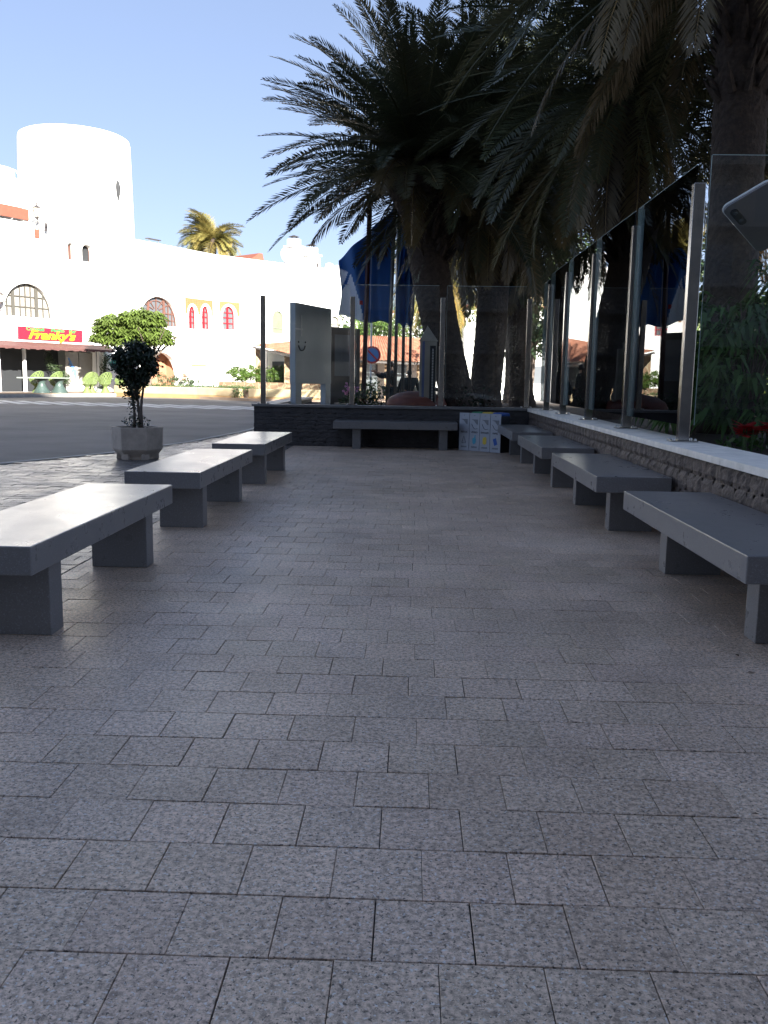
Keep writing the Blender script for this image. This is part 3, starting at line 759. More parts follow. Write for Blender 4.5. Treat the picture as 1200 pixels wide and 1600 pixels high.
for k in range(13):
    c = Vector((3.36+r.uniform(-.22, .34), 8.55+r.uniform(-.12, .15), .86+r.uniform(-.06, .06)))
    for i in range(8):
        a = i*.785+r.uniform(-.2, .2); h = Vector((math.cos(a), math.sin(a), r.uniform(-.15, .45))).normalized(); s_ = Vector((-math.sin(a), math.cos(a), 0))*.042
        L = r.uniform(.12, .18); t = r.uniform(.75, 1.2); b.add([c, c+h*L*.5+s_, c+h*L, c+h*L*.5-s_], [(0,1,2,3)], (t, t, t))
    g.tube([(c.x, c.y, .66), tuple(c)], .006, 5)
leaves(g, r, (3.3, 8.75, .73), (.3, .16, .06), 80, .08)
b.build('bracts', 'petalred', po); g.build('leaves', 'leaflong', po)
# small plants behind the end wall
for (cx, cy, z, rx, n, lb, mt) in ((-.95, 20.2, .85, .42, 330, 'dark bushy plant at the foot of the red-brown flagpole', 'leafmid'),
                                 (-1.30, 19.0, .85, .26, 180, 'leafy plant with pink flowers in front of the notice board', 'leafmid'),
                                 (-1.15, 24.5, 1.05, .5, 300, 'bright green bush seen behind the red-brown flagpole', 'leafhedge'),
                                 (1.3, 18.4, .85, .5, 200, 'low dark plant between the palm trunks behind the end wall', 'leafdark')):
    root = empty('garden_plant', (cx, cy, .66), 0, lb, 'plant', 'small plants behind the end wall')
    b = MB(); leaves(b, r, (cx, cy, z), (rx, rx*.7, rx*.75), n, .09, shell=.6); b.build('foliage', mt, root)
    if 'pink' in lb:
        b = MB(); leaves(b, r, (cx, cy-.1, z+.22), (.17, .12, .12), 70, .07, asp=.9, tint=(.8, 1.3)); b.build('flowers', 'petalpink', root)

# ------------------------------------------------------------------ white building
bd = empty('white_building', (-25.5, 55.1, 0), 0, 'long white rendered building with arched windows and a round tower across the road', 'building')
RZ = 10.95
w1 = arch(.22, 3.86, 4.86, 6.96, 20); w2 = arch(11.5, 15.54, 5.0, 7.12, 20)
nic = arch(11.75, 15.45, .06, 3.06, 20); s1 = arch(5.28, 5.76, 8.82, 9.93, 10); s2 = arch(6.45, 7.38, 8.86, 10.0, 12)
ra = arch(16.68, 17.52, 4.95, 6.68, 14, .5); rb = arch(18.16, 19.08, 5.02, 6.82, 14, .5)
barr = [(-9, .14), (8.05, .14), (8.05, 3.0), (-9, 3.0)]
dr_ = [(17.0, .14), (18.4, .14), (18.4, 1.98), (17.0, 1.98)]
holed([(-12, -.05), (19.82, -.05), (19.82, RZ), (3.0, RZ), (2.9, 10.7), (-12, 10.6)], [w1, w2, nic, s1, s2, ra, rb, barr, dr_], 0, .45, FA, 'wall', 'white', bd)
rc = arch(.72, 1.95, 5.12, 6.98, 14, .25); w4 = arch(5.95, 7.15, 5.05, 6.95, 14); w5 = arch(12.7, 13.95, 5.1, 6.9, 14)
B2 = [(0, -.05), (18.5, -.05), (18.5, 11.1), (0, RZ)]
holed(B2, [rc, w4, w5], 0, .45, FB, 'wall', 'white', bd)
b = MB(FA); b.box(-12, 19.6, .45, 9, 9.9, 10.2); b.box(-12, -11.6, .45, 12, -.05, 10.6)
b.X = FB; b.box(.3, 18.5, .45, 9, 9.9, 10.2); b.box(18.1, 18.5, .45, 12, -.05, 11.0); b.build('roof', 'white', bd)
# round tower
b = MB(); prof = [(4.2, 0), (4.0, 12), (3.86, 17.7), (3.78, 17.98), (3.6, 18.08), (.1, 18.1)]
b.lathe(prof, (-24.6, 66, 0), 56); tw = b.build('tower', 'white', bd, smooth=False)
for p in tw.data.polygons: p.use_smooth = abs(p.normal.z) < .5 or True
b = MB(); b.lathe([(.02, 13.3), (.16, 13.9), (.2, 14.4), (.12, 14.75), (.02, 14.85)], (-21.02, 64.35, 0), 10); b.build('slit_window', 'dark', tw)
# upper left storey with terracotta beam
b = MB(FA); b.box(-12, 2.1, .0, .5, 11.55, 13.25); b.box(1.9, 2.3, .0, 5, 10.6, 11.55); b.box(-12, 2.3, .5, 8, 12.8, 13.2)
b.box(2.1, 5.5, .8, 8, 10.6, 11.9); b.build('upper_wall', 'white', bd)
b = MB(FA); b.box(-12, 2.25, -.12, -.002, 10.83, 11.5); b.build('beam', 'terracotta', bd)
b = MB(FA); b.box(2.7, 3.05, -.05, -.002, 9.85, 10.4); b.build('bracket', 'terracotta', bd)
b = MB(FA); b.tube([(-6, .1, 13.8), (1.0, .1, 13.8), (1.6, .1, 13.72), (1.95, .1, 13.3)], .035, 6); b.box(-6, 1.5, .09, .11, 13.25, 13.78); b.build('railing', 'whitetrim', bd)
def window(X, hole, s0, s1, z0, z1, vb, hb, m, d=.28, t=.07, paneM='winglass', extra=None):
    """frame bars clipped to arch opening"""
    fr = MB(X); n = len(hole)
    cx = sum(p[0] for p in hole)/n; 
    pts = [(p[0], d, p[1]) for p in hole]; 
    for a_, b_ in zip(pts, pts[1:]+pts[:1]): fr.tube([a_, b_], t*.9, 4)
    def topz(s):
        zs = []
        for a_, b_ in zip(hole, hole[1:]+hole[:1]):
            if (a_[0]-s)*(b_[0]-s) <= 0 and abs(a_[0]-b_[0]) > 1e-6: zs.append(a_[1]+(b_[1]-a_[1])*(s-a_[0])/(b_[0]-a_[0]))
        return (min(zs), max(zs)) if len(zs) > 1 else (z0, z0)
    def spans(z):
        xs = []
        for a_, b_ in zip(hole, hole[1:]+hole[:1]):
            if (a_[1]-z)*(b_[1]-z) <= 0 and abs(a_[1]-b_[1]) > 1e-6: xs.append(a_[0]+(b_[0]-a_[0])*(z-a_[1])/(b_[1]-a_[1]))
        return (min(xs), max(xs)) if len(xs) > 1 else (s0, s0)
    for s, k in vb:
        lo, hi = topz(s); fr.box(s-k/2, s+k/2, d-.035, d+.035, lo+.01, hi-.01)
    for z, k in hb:
        lo, hi = spans(z); fr.box(lo+.01, hi-.01, d-.03, d+.03, z-k/2, z+k/2)
    if extra: extra(fr, d)
    o = fr.build('window', m, bd)
    pn = MB(X); pn.prism(hole, d+.05, d+.07, 'y'); pn.build('pane', paneM, o)
    return o
window(FA, w1, .22, 3.86, 4.86, 6.96, [(.65, .06), (1.1, .22), (1.62, .05), (2.02, .05), (2.42, .05), (2.85, .24), (3.35, .06)], [(5.5, .06), (6.15, .06)], 'greyframe', .3, .08, 'palecurtain')
b = MB(FA); b.box(1.75, 2.7, .335, .345, 4.95, 6.8); b.build('blind', M['stonegrey'], bd)
def fan(fr, d):
    c = (13.5, d, 5.95)
    for a in (35, 60, 120, 145):
        fr.tube([(13.5+.35*math.cos(R_(a)), d, 6.0+.3*math.sin(R_(a))), (13.5+1.5*math.cos(R_(a)), d, 5.9+1.2*math.sin(R_(a)))], .04, 4)
    fr.tube([(13.5+.95*math.cos(t*.3927), d, 6.0+.85*math.sin(t*.3927)) for t in range(9)], .04, 4)
window(FA, w2, 11.5, 15.54, 5.0, 7.12, [(12.0, .07), (12.7, .18), (13.5, .07), (14.3, .18), (14.75, .06), (15.15, .06)], [(5.45, .06), (5.95, .07)], 'brownframe', .3, .09, 'winglass', fan)
window(FA, s1, 5.28, 5.76, 8.82, 9.93, [(5.4, .05), (5.52, .05), (5.64, .05)], [], 'brownframe', .3, .04, 'dark')
window(FA, s2, 6.45, 7.38, 8.86, 10.0, [], [], 'brownframe', .38, .04, 'dark')
for X, h, a0, a1, z0, z1 in ((FA, ra, 16.68, 17.52, 4.95, 6.68), (FA, rb, 18.16, 19.08, 5.02, 6.82), (FB, rc, .72, 1.95, 5.12, 6.98)):
    c = (a0+a1)/2; o = window(X, h, a0, a1, z0, z1, [(c, .16)], [(z0+.5, .07), (z0+.95, .07), (z0+1.35, .06)], 'redframe', .2, .08)
window(FB, w4, 5.95, 7.15, 5.05, 6.95, [], [(5.5, .04)], 'stonegrey', .12, .03, 'greenglass')
window(FB, w5, 12.7, 13.95, 5.1, 6.9, [], [(6.2, .05)], 'stonegrey', .2, .04, 'palecurtain')
# tiled spandrels over the red windows with white arch borders
def off(h, k, cx, zc): return [(cx+(p[0]-cx)*k, zc+(p[1]-zc)*k) for p in h]
def spandrel(X, s0, s1, z0, z1, arches):
    outer = [(s0, z1), (s1, z1), (s1, z0)]
    P = [(s0, z1)]
    P = [(s0, z0), ]
    for (c, rr, sp, kk) in arches:
        P.append((c-rr, z0))
        for i in range(13):
            t = math.pi-math.pi*i/12; P.append((c+rr*math.cos(t), sp+rr*kk*math.sin(t)))
        P.append((c+rr, z0))
    P += [(s1, z0), (s1, z1), (s0, z1)]
    Q = [P[0]]
    for p in P[1:]:
        if (p[0]-Q[-1][0])**2+(p[1]-Q[-1][1])**2 > 1e-6: Q.append(p)
    holed(Q, [], -.035, -.002, X, 'tile_panel', 'mosaic', bd)
    for (c, rr, sp, kk) in arches:
        b = MB(X); b.tube([(c+(rr-.07)*math.cos(math.pi*i/14), -.03, sp+(rr-.07)*kk*math.sin(math.pi*i/14)) for i in range(15)], .075, 6); b.build('arch_moulding', 'whitetrim', bd)
spandrel(FA, 16.3, 19.45, 6.1, 7.3, [(17.1, .6, 6.1, 1.35), (18.62, .64, 6.2, 1.3)])
spandrel(FB, .42, 2.45, 6.25, 7.35, [(1.335, .84, 6.25, 1.1)])
# niche interior in peach
b = MB(FA); b.box(11.4, 15.6, 1.3, 1.4, 0, 3.4); b.box(11.3, 11.74, .46, 1.3, 0, 3.3); b.box(15.46, 15.7, .46, 1.3, 0, 3.3); b.box(11.3, 15.7, .46, 1.3, 3.07, 3.3)
b.build('niche', 'peach', bd)
b = MB(FA); b.box(13.4, 14.5, 1.24, 1.298, .06, 1.9); dn = b.build('niche_door', 'peach', bd)
MB(FA).box(13.5, 13.56, 1.2, 1.24, .95, 1.05).build('handle', 'letter', dn)
# white louvred door and lintel
b = MB(FA); b.box(17.02, 18.38, .12, .18, .14, 1.97)
dd = b.build('door', 'whitetrim', bd)
for s_ in (17.1, 17.78):
    for k in range(9):
        if k in (2, 3, 6): continue
        MB(FA).box(s_, s_+.52, .10, .119, .3+k*.18, .37+k*.18).build('louvre', 'letter', dd)
MB(FA).box(16.9, 18.5, -.12, -.002, 2.1, 2.22).build('lintel', 'peach', bd)
# bar: opening, interior, awning
b = MB(FA); b.box(-9, 9.5, 5.5, 5.6, 0, 3.6); b.box(8.06, 8.2, .46, 5.5, 0, 3.4); b.box(-9, 8.06, .46, 5.5, 3.02, 3.4); b.box(-9, 8.06, .46, 5.5, .0, .13)
b.build('bar_room', 'interior', bd)
MB(FA).box(-8.9, 5.4, 1.5, 1.54, .14, 3.0).build('bar_shade_pane', 'dark', bd)  # opaque dark pane added to stand for the shaded interior
b = MB(FA); b.box(5.5, 6.6, .9, .96, .14, 2.8); b.box(6.66, 7.9, .9, .96, .14, 2.8); sc = b.build('window_screen', 'palecurtain', bd)
b = MB(FA)
for k in range(5): b.tube([(5.75+.14*k, .885, 2.4-.2*k), (5.9+.1*k, .885, 2.1-.2*k), (5.8+.12*k, .885, 1.9-.22*k)], .06, 5)
b.build('painted_wave', 'signblue', sc)
b = MB(FA)
for s, w_ in ((-.2, .12), (1.7, .12), (7.8, .22)): MB(FA).box(s, s+w_, .2, .42, .14, 3.0).build('bar_column', 'whitetrim', bd)
b = MB(FA); r2 = random.Random(5)
for i in range(2):
    b.add([(-9, -.25, 3.26), (8.1, -.25, 3.26), (8.1, -1.1, 2.98), (-9, -1.1, 2.98)], [(0,1,2,3)]) if i == 0 else None
b.box(-9, 8.1, -.24, -.003, 3.2, 3.3)
n = 76
for k in range(n):
    s = -9+17.1*k/n; w_ = 17.1/n; dz = .16+.03*math.sin(k*1.9)
    b.add([(s, -1.1, 2.98), (s+w_, -1.1, 2.98), (s+w_, -1.12, 2.98-dz), (s, -1.12, 2.98-dz)], [(0,1,2,3)])
b.build('awning', 'awning', bd)
# foliage climbing in the bar
b = MB(FA)
for (s, z, q) in ((4.0, 2.3, .5), (4.6, 1.5, .6), (5.2, 1.0, .5), (7.95, 1.5, .35), (8.1, 2.3, .4), (8.3, 1.0, .35)):
    for k in range(3): leaves(b, r, (s+r.uniform(-.2, .2), .7 if s < 7 else -.1, z+r.uniform(-.3, .3)), (q*.7, .2, q), 110, .12)
tag(b.build('climbing_plant', 'leafmid', loc=(FA @ Vector((5, 0, .1)))), 'dark climbing plants framing the bar front under the awning', 'plant')
# roof things
def chimney(s, w_, z1, cowl):
    b = MB(FB); b.add([(s-.12, 1.0, 10), (s+w_+.12, 1.0, 10), (s+w_+.12, 2.3, 10), (s-.12, 2.3, 10), (s+.05, 1.1, z1), (s+w_-.05, 1.1, z1), (s+w_-.05, 2.1, z1), (s+.05, 2.1, z1)],
          [(0,3,2,1),(4,5,6,7),(0,1,5,4),(1,2,6,5),(2,3,7,6),(3,0,4,7)]); b.box(s-.08, s+w_+.08, .95, 2.2, z1, z1+.16)
    b.box(s+.2, s+w_-.2, 1.2, 2.0, z1+.16, z1+.75); o = b.build('chimney', 'white', bd)
    c = MB(FB); m_ = s+w_/2
    for q in (-.28, .28): c.box(m_+q-.03, m_+q+.03, 1.5, 1.56, z1+.75, z1+.95)
    c.lathe([(.5, z1+.95), (.06, z1+1.1)], (m_, 1.6, 0), 12); c.build('cowl', 'cowl', o)
chimney(9.1, 1.3, 12.7, 1); chimney(11.15, 1.3, 12.2, 1)
for s, q in ((13.0, 11.7), (14.0, 11.6), (15.0, 11.5), (16.0, 11.4)):
    b = MB(FB); b.lathe([(.42, 10.5), (.42, q-.3), (.34, q-.08), (.12, q)], (s+.3, .8, 0), 16); b.build('parapet_dome', 'white', bd, smooth=True)
b = MB(FB); b.prism([(5.0, 10.9), (7.3, 10.9), (7.0, 12.0), (6.6, 12.0)], 2.6, 6, 'y'); b.build('stair_roof', 'terracotta', bd)
b = MB(FB); b.box(11.95, 12.2, 1.0, 1.2, 10.8, 11.6); b.build('chimney_flue', 'cowl', bd)
b = MB(FB); ax = Matrix.Rotation(R_(78), 3, 'X'); b.lathe([(.05, 0), (.45, -.05), (.66, -.16), (.62, -.19), (.05, -.06)], (8.2, .6, 11.85), 20, ax=ax); b.tube([(8.2, .8, 10.8), (8.2, .75, 11.8)], .04, 6)
tag(b.build('satellite_dish', 'whitetrim', loc=(FB @ Vector((8.2, .7, 10.9)))), 'white satellite dish beside the chimneys on the roof', 'dish')
b = MB(FA); b.tube([(12.95, .3, 10.9), (12.95, .3, 11.25)], .03, 5); b.tube([(13.9, .3, 10.9), (13.9, .3, 11.25)], .03, 5); b.box(12.75, 14.1, .2, .5, 11.22, 11.28)
tag(b.build('roof_vent', 'cowl', loc=(FA @ Vector((13.4, .3, 10.9)))), 'small dark metal vent on the white roof right of the tower', 'vent')
for s_ in (10.6, 20.0-.5):
    tag(None) if False else MB(FA).tube([(s_, -.06, .2), (s_, -.06, 10.6)], .05, 8).build('drainpipe', 'whitetrim', bd)
MB(FA).tube([(-8+i*1.4, -.05, 4.62-.03*(i % 2)) for i in range(20)], .018, 4).build('cable', 'letter', bd)
# lettering on facade
lt = text('TASO', .62, FA @ Matrix.Translation((17.95, -.02, 9.35)), 'lettering', 'letter', bd, shear=.2, sx=1.5)
# shop sign
sg = empty('shop_sign', FA @ Vector((3.6, -.06, 3.85)), 0, 'red shop sign with yellow slanted lettering above the bar awning', 'sign')
b = MB(FA); b.prism([(1.1, 3.47), (6.15, 3.47), (6.15, 4.25), (1.1, 4.25)], -.12, -.003, 'y'); b.build('panel', 'signred', sg)
text("Franky's", .74, FA @ Matrix.Translation((3.60, -.14, 3.76)), 'lettering', 'signyellow', sg, shear=.35, off=.022, sx=1.5)
for wd, s in (('Cocktail', 2.35), ('Mojito', 4.1), ('Bar', 5.3)):
    text(wd, .30, FA @ Matrix.Translation((s, -.135, 4.12)), 'lettering', 'signgreen', sg, off=.012, sx=1.35)
# wall lanterns
def lantern(p, sc_, lb, arm):
    X = Matrix.Translation(p) @ FA.to_3x3().to_4x4() @ Matrix.Scale(sc_, 4)
    root = empty('wall_lantern', p, 0, lb, 'lantern', 'wall lanterns on the white building')
    b = MB(X); b.lathe([(.30, .55), (.02, .78)], n=6); b.lathe([(.03, .78), (.05, .86), (.01, .98)], n=6); b.lathe([(.05, -.18), (.14, 0), (.15, .03)], n=6)
    for k in range(6):
        a = k*math.pi/3; b.tube([(.14*math.cos(a), .14*math.sin(a), 0), (.27*math.cos(a), .27*math.sin(a), .55)], .018, 4)
    b.tube([(0, 0, -.15), (.1, .0, -.35), (arm, .0, -.4), (arm, .25, -.4)], .03, 5); b.box(arm-.08, arm+.08, .2, .26, -.7, -.2)
    b.build('frame', 'cowl', root); MB(X).lathe([(.12, .02), (.25, .54)], n=6).build('globe', 'lanternglass', root)
lantern(FA @ Vector((2.55, -.5, 11.05)), 1.0, 'black iron lantern on a bracket at the end of the terracotta beam', .85)
lantern(FA @ Vector((-.25, -.4, 5.6)), .8, 'small black lantern left of the large grey arched window', 0)
# star lantern and seasonal ornament by the bar door
st = MB(FA)
pts = []
for i in range(20):
    a = i*math.pi/10; q = .52 if i % 2 == 0 else .36; pts.append((8.75+q*math.cos(a), 2.15+q*math.sin(a)))
st.prism([(p[0]-.42, p[1]) for p in pts], -.9, -.78, 'y')
tag(st.build('star_ornament', 'teal', loc=(FA @ Vector((8.75, -.44, 2.15)))), 'turquoise star-shaped ornament at the right end of the bar front', 'ornament')
# decorative jeep front in the bar
jp = empty('old_jeep', FA @ Vector((.2, -.6, .14)), 0, 'old dark jeep front under the awning at the left edge', 'car')
XJ = FA @ Matrix.Translation((0, 2.2, .14))
MB(XJ).box(-1.6, 1.3, -.2, .9, .65, 1.15).build('body', 'jeep', jp, bevel=.05)
b = MB(XJ); b.box(-1.5, .2, .2, .3, 1.15, 1.22); b.box(-1.5, .2, .2, .3, 1.6, 1.67); b.box(-1.5, -1.42, .2, .3, 1.15, 1.67); b.box(.12, .2, .2, .3, 1.15, 1.67); b.build('windscreen_frame', 'jeep', jp)
for s in (-1.1, .75):
    ax = Matrix.Rotation(R_(90), 3, 'X'); w_ = MB(XJ).lathe([(.2, -.12), (.42, -.1), (.45, 0), (.42, .1), (.2, .12)], (s, -.3, .45), 20, ax=ax).build('wheel', 'tyre', jp)
    MB(XJ).lathe([(.05, -.13), (.2, -.125), (.19, .1)], (s, -.3, .45), 14, ax=ax).build('rim', 'polegrey', w_)
for s in (.7, 1.05): MB(XJ).lathe([(.1, 0), (.09, .05)], (s, -.22, .95), 12, ax=Matrix.Rotation(R_(90), 3, 'X')).build('headlight', 'lanternglass', jp)
# plum parasol on the upper terrace
ps = empty('parasol', FA @ Vector((.6, 2.5, 10.2)), 0, 'dark plum parasol under the terracotta beam on the upper terrace', 'parasol')
MB(FA).lathe([(1.5, 10.75), (.05, 11.25)], (.9, 2.5, 0), 8).build('canopy', 'parasol', ps)
MB(FA).tube([(.9, 2.5, 10.2), (.9, 2.5, 11.2)], .03, 6).build('pole', 'polegrey', ps)
# tables and peacock chairs
def table(s, d, half, lb, peds, m='mosaicgreen'):
    p = FA @ Vector((s, d, .14)); root = empty('terrace_table', p, 0, lb, 'table', 'mosaic tables on the bar terrace')
    b = MB(FA)
    n = 20; b.prism([(s+half*math.cos(6.283*i/n), d+.55*math.sin(6.283*i/n)) for i in range(n)], 1.02, 1.09); b.build('table_top', 'tabletop', root)
    for q in peds: MB(FA).lathe([(.52, .14), (.5, .18), (.30, .5), (.2, .72), (.28, .9), (.42, 1.02)], (s+q, d, 0), 18).build('pedestal', m, root, smooth=True)
table(.6, -3.3, 2.2, 'long green mosaic table with two bell-shaped pedestals at the left edge', (-.45, .85))
table(5.15, -3.0, .85, 'round pale table between the wicker chairs on the terrace', (0,), 'tabletop')
def chair_proto():
    root = empty('peacock_chair', (0, 0, 0))
    MB().lathe([(.34, 0), (.33, .03), (.12, .42), (.16, .48), (.33, .62), (.36, .66)], n=18).build('base', 'wicker', root, smooth=True)
    MB().lathe([(.36, .62), (.38, .68), (.02, .69)], n=18).build('seat', 'wicker', root)
    b = MB(); sl_ = 18
    def bp(u, v):   # u angle -1..1, v 0..1 height
        a = u*1.75; hh = .28+.62*math.cos(u*1.45)**1.2 if abs(u) < 1 else .25
        rr = .38+.16*v*(.4+.6*math.cos(a*.5)); return Vector((rr*math.sin(a), rr*math.cos(a), .66+hh*v))
    for i in range(sl_+1):
        u = -1+2*i/sl_; b.tube([bp(u, v/4) for v in range(5)], .014, 4)
    for v in (0, .3, .6, 1.0):
        b.tube([bp(-1+2*i/20, v) for i in range(21)], .02 if v < 1 else .036, 5)
    for v in (.15, .45, .75, .87): b.tube([bp(-1+2*i/20, v) for i in range(21)], .009, 4)
    N = 16
    for i in range(N):
        for j in range(5):
            if (i+j) % 2: continue
            u0_ = -1+2*i/N; u1_ = -1+2*(i+1)/N; v0_ = j/5; v1_ = (j+1)/5
            b.add([bp(u0_, v0_), bp(u1_, v0_), bp(u1_, v1_), bp(u0_, v1_)], [(0,1,2,3)])
    b.build('backrest', 'wicker', root)
    return root
cp = chair_proto()
chs = [(3.4, -3.55, 200, 'green wicker chair turned left, beside the long mosaic table'), (4.15, -3.1, 150, 'green wicker chair turned away, just left of the round pale table'),
       (4.75, -3.7, 165, 'green wicker chair in front of the round pale table, its high back to the left'), (6.05, -3.6, 200, 'green wicker chair just right of the round pale table'),
       (6.5, -3.2, 185, 'green wicker chair behind the one right of the round table'), (7.0, -3.75, 190, 'green wicker chair farthest right, next to the pale boulders'),
       (.55, -2.3, 175, 'shaded wicker chair behind the long mosaic table'), (1.9, -2.4, 180, 'second shaded wicker chair behind the long mosaic table')]
for i, (s, d, a, lb) in enumerate(chs):
    o = cp if i == 0 else copy_tree(cp); p = FA @ Vector((s, d, .14)); o.location = p; o.scale = (.84,)*3
    o.rotation_euler.z = R_(a+61); tag(o, lb, 'chair', 'green wicker chairs on the bar terrace')
# boulders at the planter's end
for i, (s, d, q) in enumerate(((8.0, -3.4, .5), (8.9, -3.2, .42), (9.6, -3.0, .4))):
    bm = bmesh.new(); bmesh.ops.create_icosphere(bm, subdivisions=3, radius=q); rr = random.Random(i)
    for v in bm.verts: v.co *= 1+.12*math.sin(v.co.x*9+i)+.08*math.sin(v.co.z*13+v.co.y*7); 
    me = bpy.data.meshes.new('boulder'); bm.to_mesh(me); bm.free(); me.materials.append(M['peach'])
    o = bpy.data.objects.new('boulder', me); col.objects.link(o); o.location = FA @ Vector((s, d, .14+q*.5)); o.scale = (1, 1, .8)
    tag(o, ['largest pale pink boulder beside the rightmost wicker chair', 'middle pale pink boulder beside the planter end', 'smallest pale pink boulder touching the cream planter'][i], 'boulder', 'pale boulders by the terrace')

# ------------------------------------------------------------------ tiled porch
pc = empty('tiled_porch', (-5, 57, 0), 0, 'low house with a pink tiled roof and stone pillars behind the grey board', 'building')
def rooftiles(b, P0, P1, P2, P3, n, amp=.07, rows=9):
    """P0-P1 eave, P3-P2 ridge; ribs run eave to ridge"""
    P0, P1, P2, P3 = map(Vector, (P0, P1, P2, P3)); nn = (P1-P0).cross(P3-P0).normalized()
    if nn.z < 0: nn = -nn
    K = n*4; vs = []; fs = []
    for j in range(rows+1):
        v = j/rows
        for i in range(K+1):
            u = i/K; p = P0.lerp(P1, u).lerp(P3.lerp(P2, u), v)+nn*(amp*abs(math.sin(math.pi*u*n))+.0); vs.append(p)
            
    for j in range(rows):
        for i in range(K): k = j*(K+1)+i; fs.append((k, k+1, k+K+2, k+K+1))
    b.add(vs, fs)
b = MB(); rooftiles(b, (-10.05, 56.1, 3.28), (-6.6, 53.0, 2.50), (-4.6, 56.8, 4.0), (-8.6, 58.5, 3.5), 22)
rooftiles(b, (-6.6, 53.0, 2.50), (.9, 55.5, 2.35), (-1.0, 58.5, 4.0), (-4.6, 56.8, 4.0), 34)
rooftiles(b, (.9, 55.5, 2.35), (3.5, 60, 2.35), (1.0, 61, 4.0), (-1.0, 58.5, 4.0), 18)
b.build('roof', 'roof', pc)
b = MB(); b.tube([(-10.05, 56.1, 3.16), (-6.6, 53.0, 2.40), (.9, 55.5, 2.25)], .08, 4); b.build('eave_beam', 'brownmetal', pc)
b = MB()
for x, y, h in ((-9.7, 56.4, 3.1), (-7.6, 54.6, 2.6), (-6.4, 53.9, 2.5), (-3.3, 55.0, 2.4), (-1.5, 55.6, 2.4), (.5, 56.4, 2.4)): MB().box(x-.22, x+.22, y-.2, y+.2, 0, h).build('pillar', 'crazy', pc)
b = MB(); b.prism([(-9.4, 57.2), (-6.2, 55.0), (-2.0, 56.4), (.4, 57.2), (.3, 57.4), (-2.1, 56.6), (-6.2, 55.25), (-9.3, 57.4)], 0, 3.0); b.build('wall', 'white', pc)
b = MB()
for (x0, y0, x1, y1, z0, z1) in ((-8.9, 56.85, -8.0, 56.2, .8, 2.3), (-7.6, 55.92, -6.6, 55.22, .1, 2.3), (-5.6, 55.16, -4.6, 55.5, .1, 2.2), (-3.0, 56.02, -2.2, 56.3, .1, 2.2), (-1.2, 56.62, -.4, 56.9, .1, 2.2)):
    q = Vector((x1-x0, y1-y0, 0)).normalized(); n_ = Vector((q.y, -q.x, 0))*.05
    if n_.y > 0: n_ = -n_
    a = Vector((x0, y0, 0)); c = Vector((x1, y1, 0)); b.prism([((a).x, (a).y), (c.x, c.y), ((c+n_).x, (c+n_).y), ((a+n_).x, (a+n_).y)], z0, z1)
b.build('window', 'winglass', pc)

# ------------------------------------------------------------------ grey board, notice board
gb = empty('grey_board', (-2.3, 20.2, .66), 0, 'tall blue-grey board on two posts with a small curved mark, behind the left glass panel', 'board')
XG = frame(-2.60, 19.35, .62, 1.75)
MB(XG).box(0, 1.85, -.07, .07, 1.17, 2.9).build('panel', 'board', gb, bevel=.01)
for s in (.02, 1.55): MB(XG).box(s, s+.28, -.065, .065, .66, 1.17).build('leg', 'board', gb)
b = MB(XG); b.tube([(.30+.16*math.cos(R_(a)), -.075, 2.02+.13*math.sin(R_(a))) for a in range(190, 351, 16)], .014, 5)
b.tube([(.14, -.075, 2.09), (.14, -.075, 2.05)], .016, 5); b.tube([(.47, -.075, 2.09), (.47, -.075, 2.06)], .016, 5); b.build('mark', 'boardmark', gb)
b = MB(XG); b.box(.0, .34, -.082, -.071, 2.33, 2.36); b.box(.24, .30, -.082, -.071, 2.2, 2.65); b.build('bracket', 'signwhite', gb)
nb = empty('notice_board', (-1.75, 23, .66), 0, 'brown-framed notice board with a dark lower half beside the grey board', 'notice board')
XN = frame(-2.05, 22.1, .65, .80)
b = MB(XN); b.box(0, 1.05, -.06, .06, 2.38, 2.55); b.box(0, .12, -.06, .06, .66, 2.38); b.box(.93, 1.05, -.06, .06, .66, 2.38); b.box(.12, .93, -.06, .06, 1.28, 1.36)
b.build('frame', 'brownmetal', nb, bevel=.008)
MB(XN).box(.12, .93, -.02, .02, 1.36, 2.38).build('glazed_panel', 'noticeglass', nb); MB(XN).box(.12, .93, -.02, .02, .7, 1.28).build('lower_panel', 'brownmetal', nb)

# ------------------------------------------------------------------ flagpoles and flags
def pole(x0, z0, x1, z1, y, rad, m, lb):
    root = empty('flagpole', (x0, y, z0), 0, lb, 'flagpole', 'flagpoles behind the end wall')
    MB().tube([(x0, y, z0), (x0+(x1-x0)*.5, y, (z0+z1)/2), (x1, y, z1)], rad, 12).build('shaft', m, root, smooth=True)
    MB().lathe([(.02, 0), (.07, .05), (.07, .09), (.02, .14)], (x1, y, z1), 12).build('finial', m, root, smooth=True)
    MB().tube([(x0+rad+.02, y-.02, z0+1.0), (x0+.5*(x1-x0)+rad+.04, y-.03, (z0+z1)/2), (x1+rad, y-.02, z1-.1)], .006, 4).build('rope', 'clothwhite', root)
pole(-1.2, .6, -1.10, 5.4, 22.0, .058, 'poledark', 'thick red-brown flagpole left of the grey poles')
pole(-.615, .6, -.49, 5.9, 22.2, .05, 'polegrey', 'leftmost of the slim grey flagpoles, leaning slightly')
pole(-.43, .6, -.40, 6.0, 22.5, .045, 'polegrey', 'second slim grey flagpole from the left')
pole(-.24, .6, -.24, 5.9, 22.8, .045, 'polegrey', 'third slim grey flagpole from the left')
pole(-.06, .6, -.07, 5.8, 23.1, .04, 'polegrey', 'rightmost slim grey flagpole, closest to the leaning palm')
fl = []
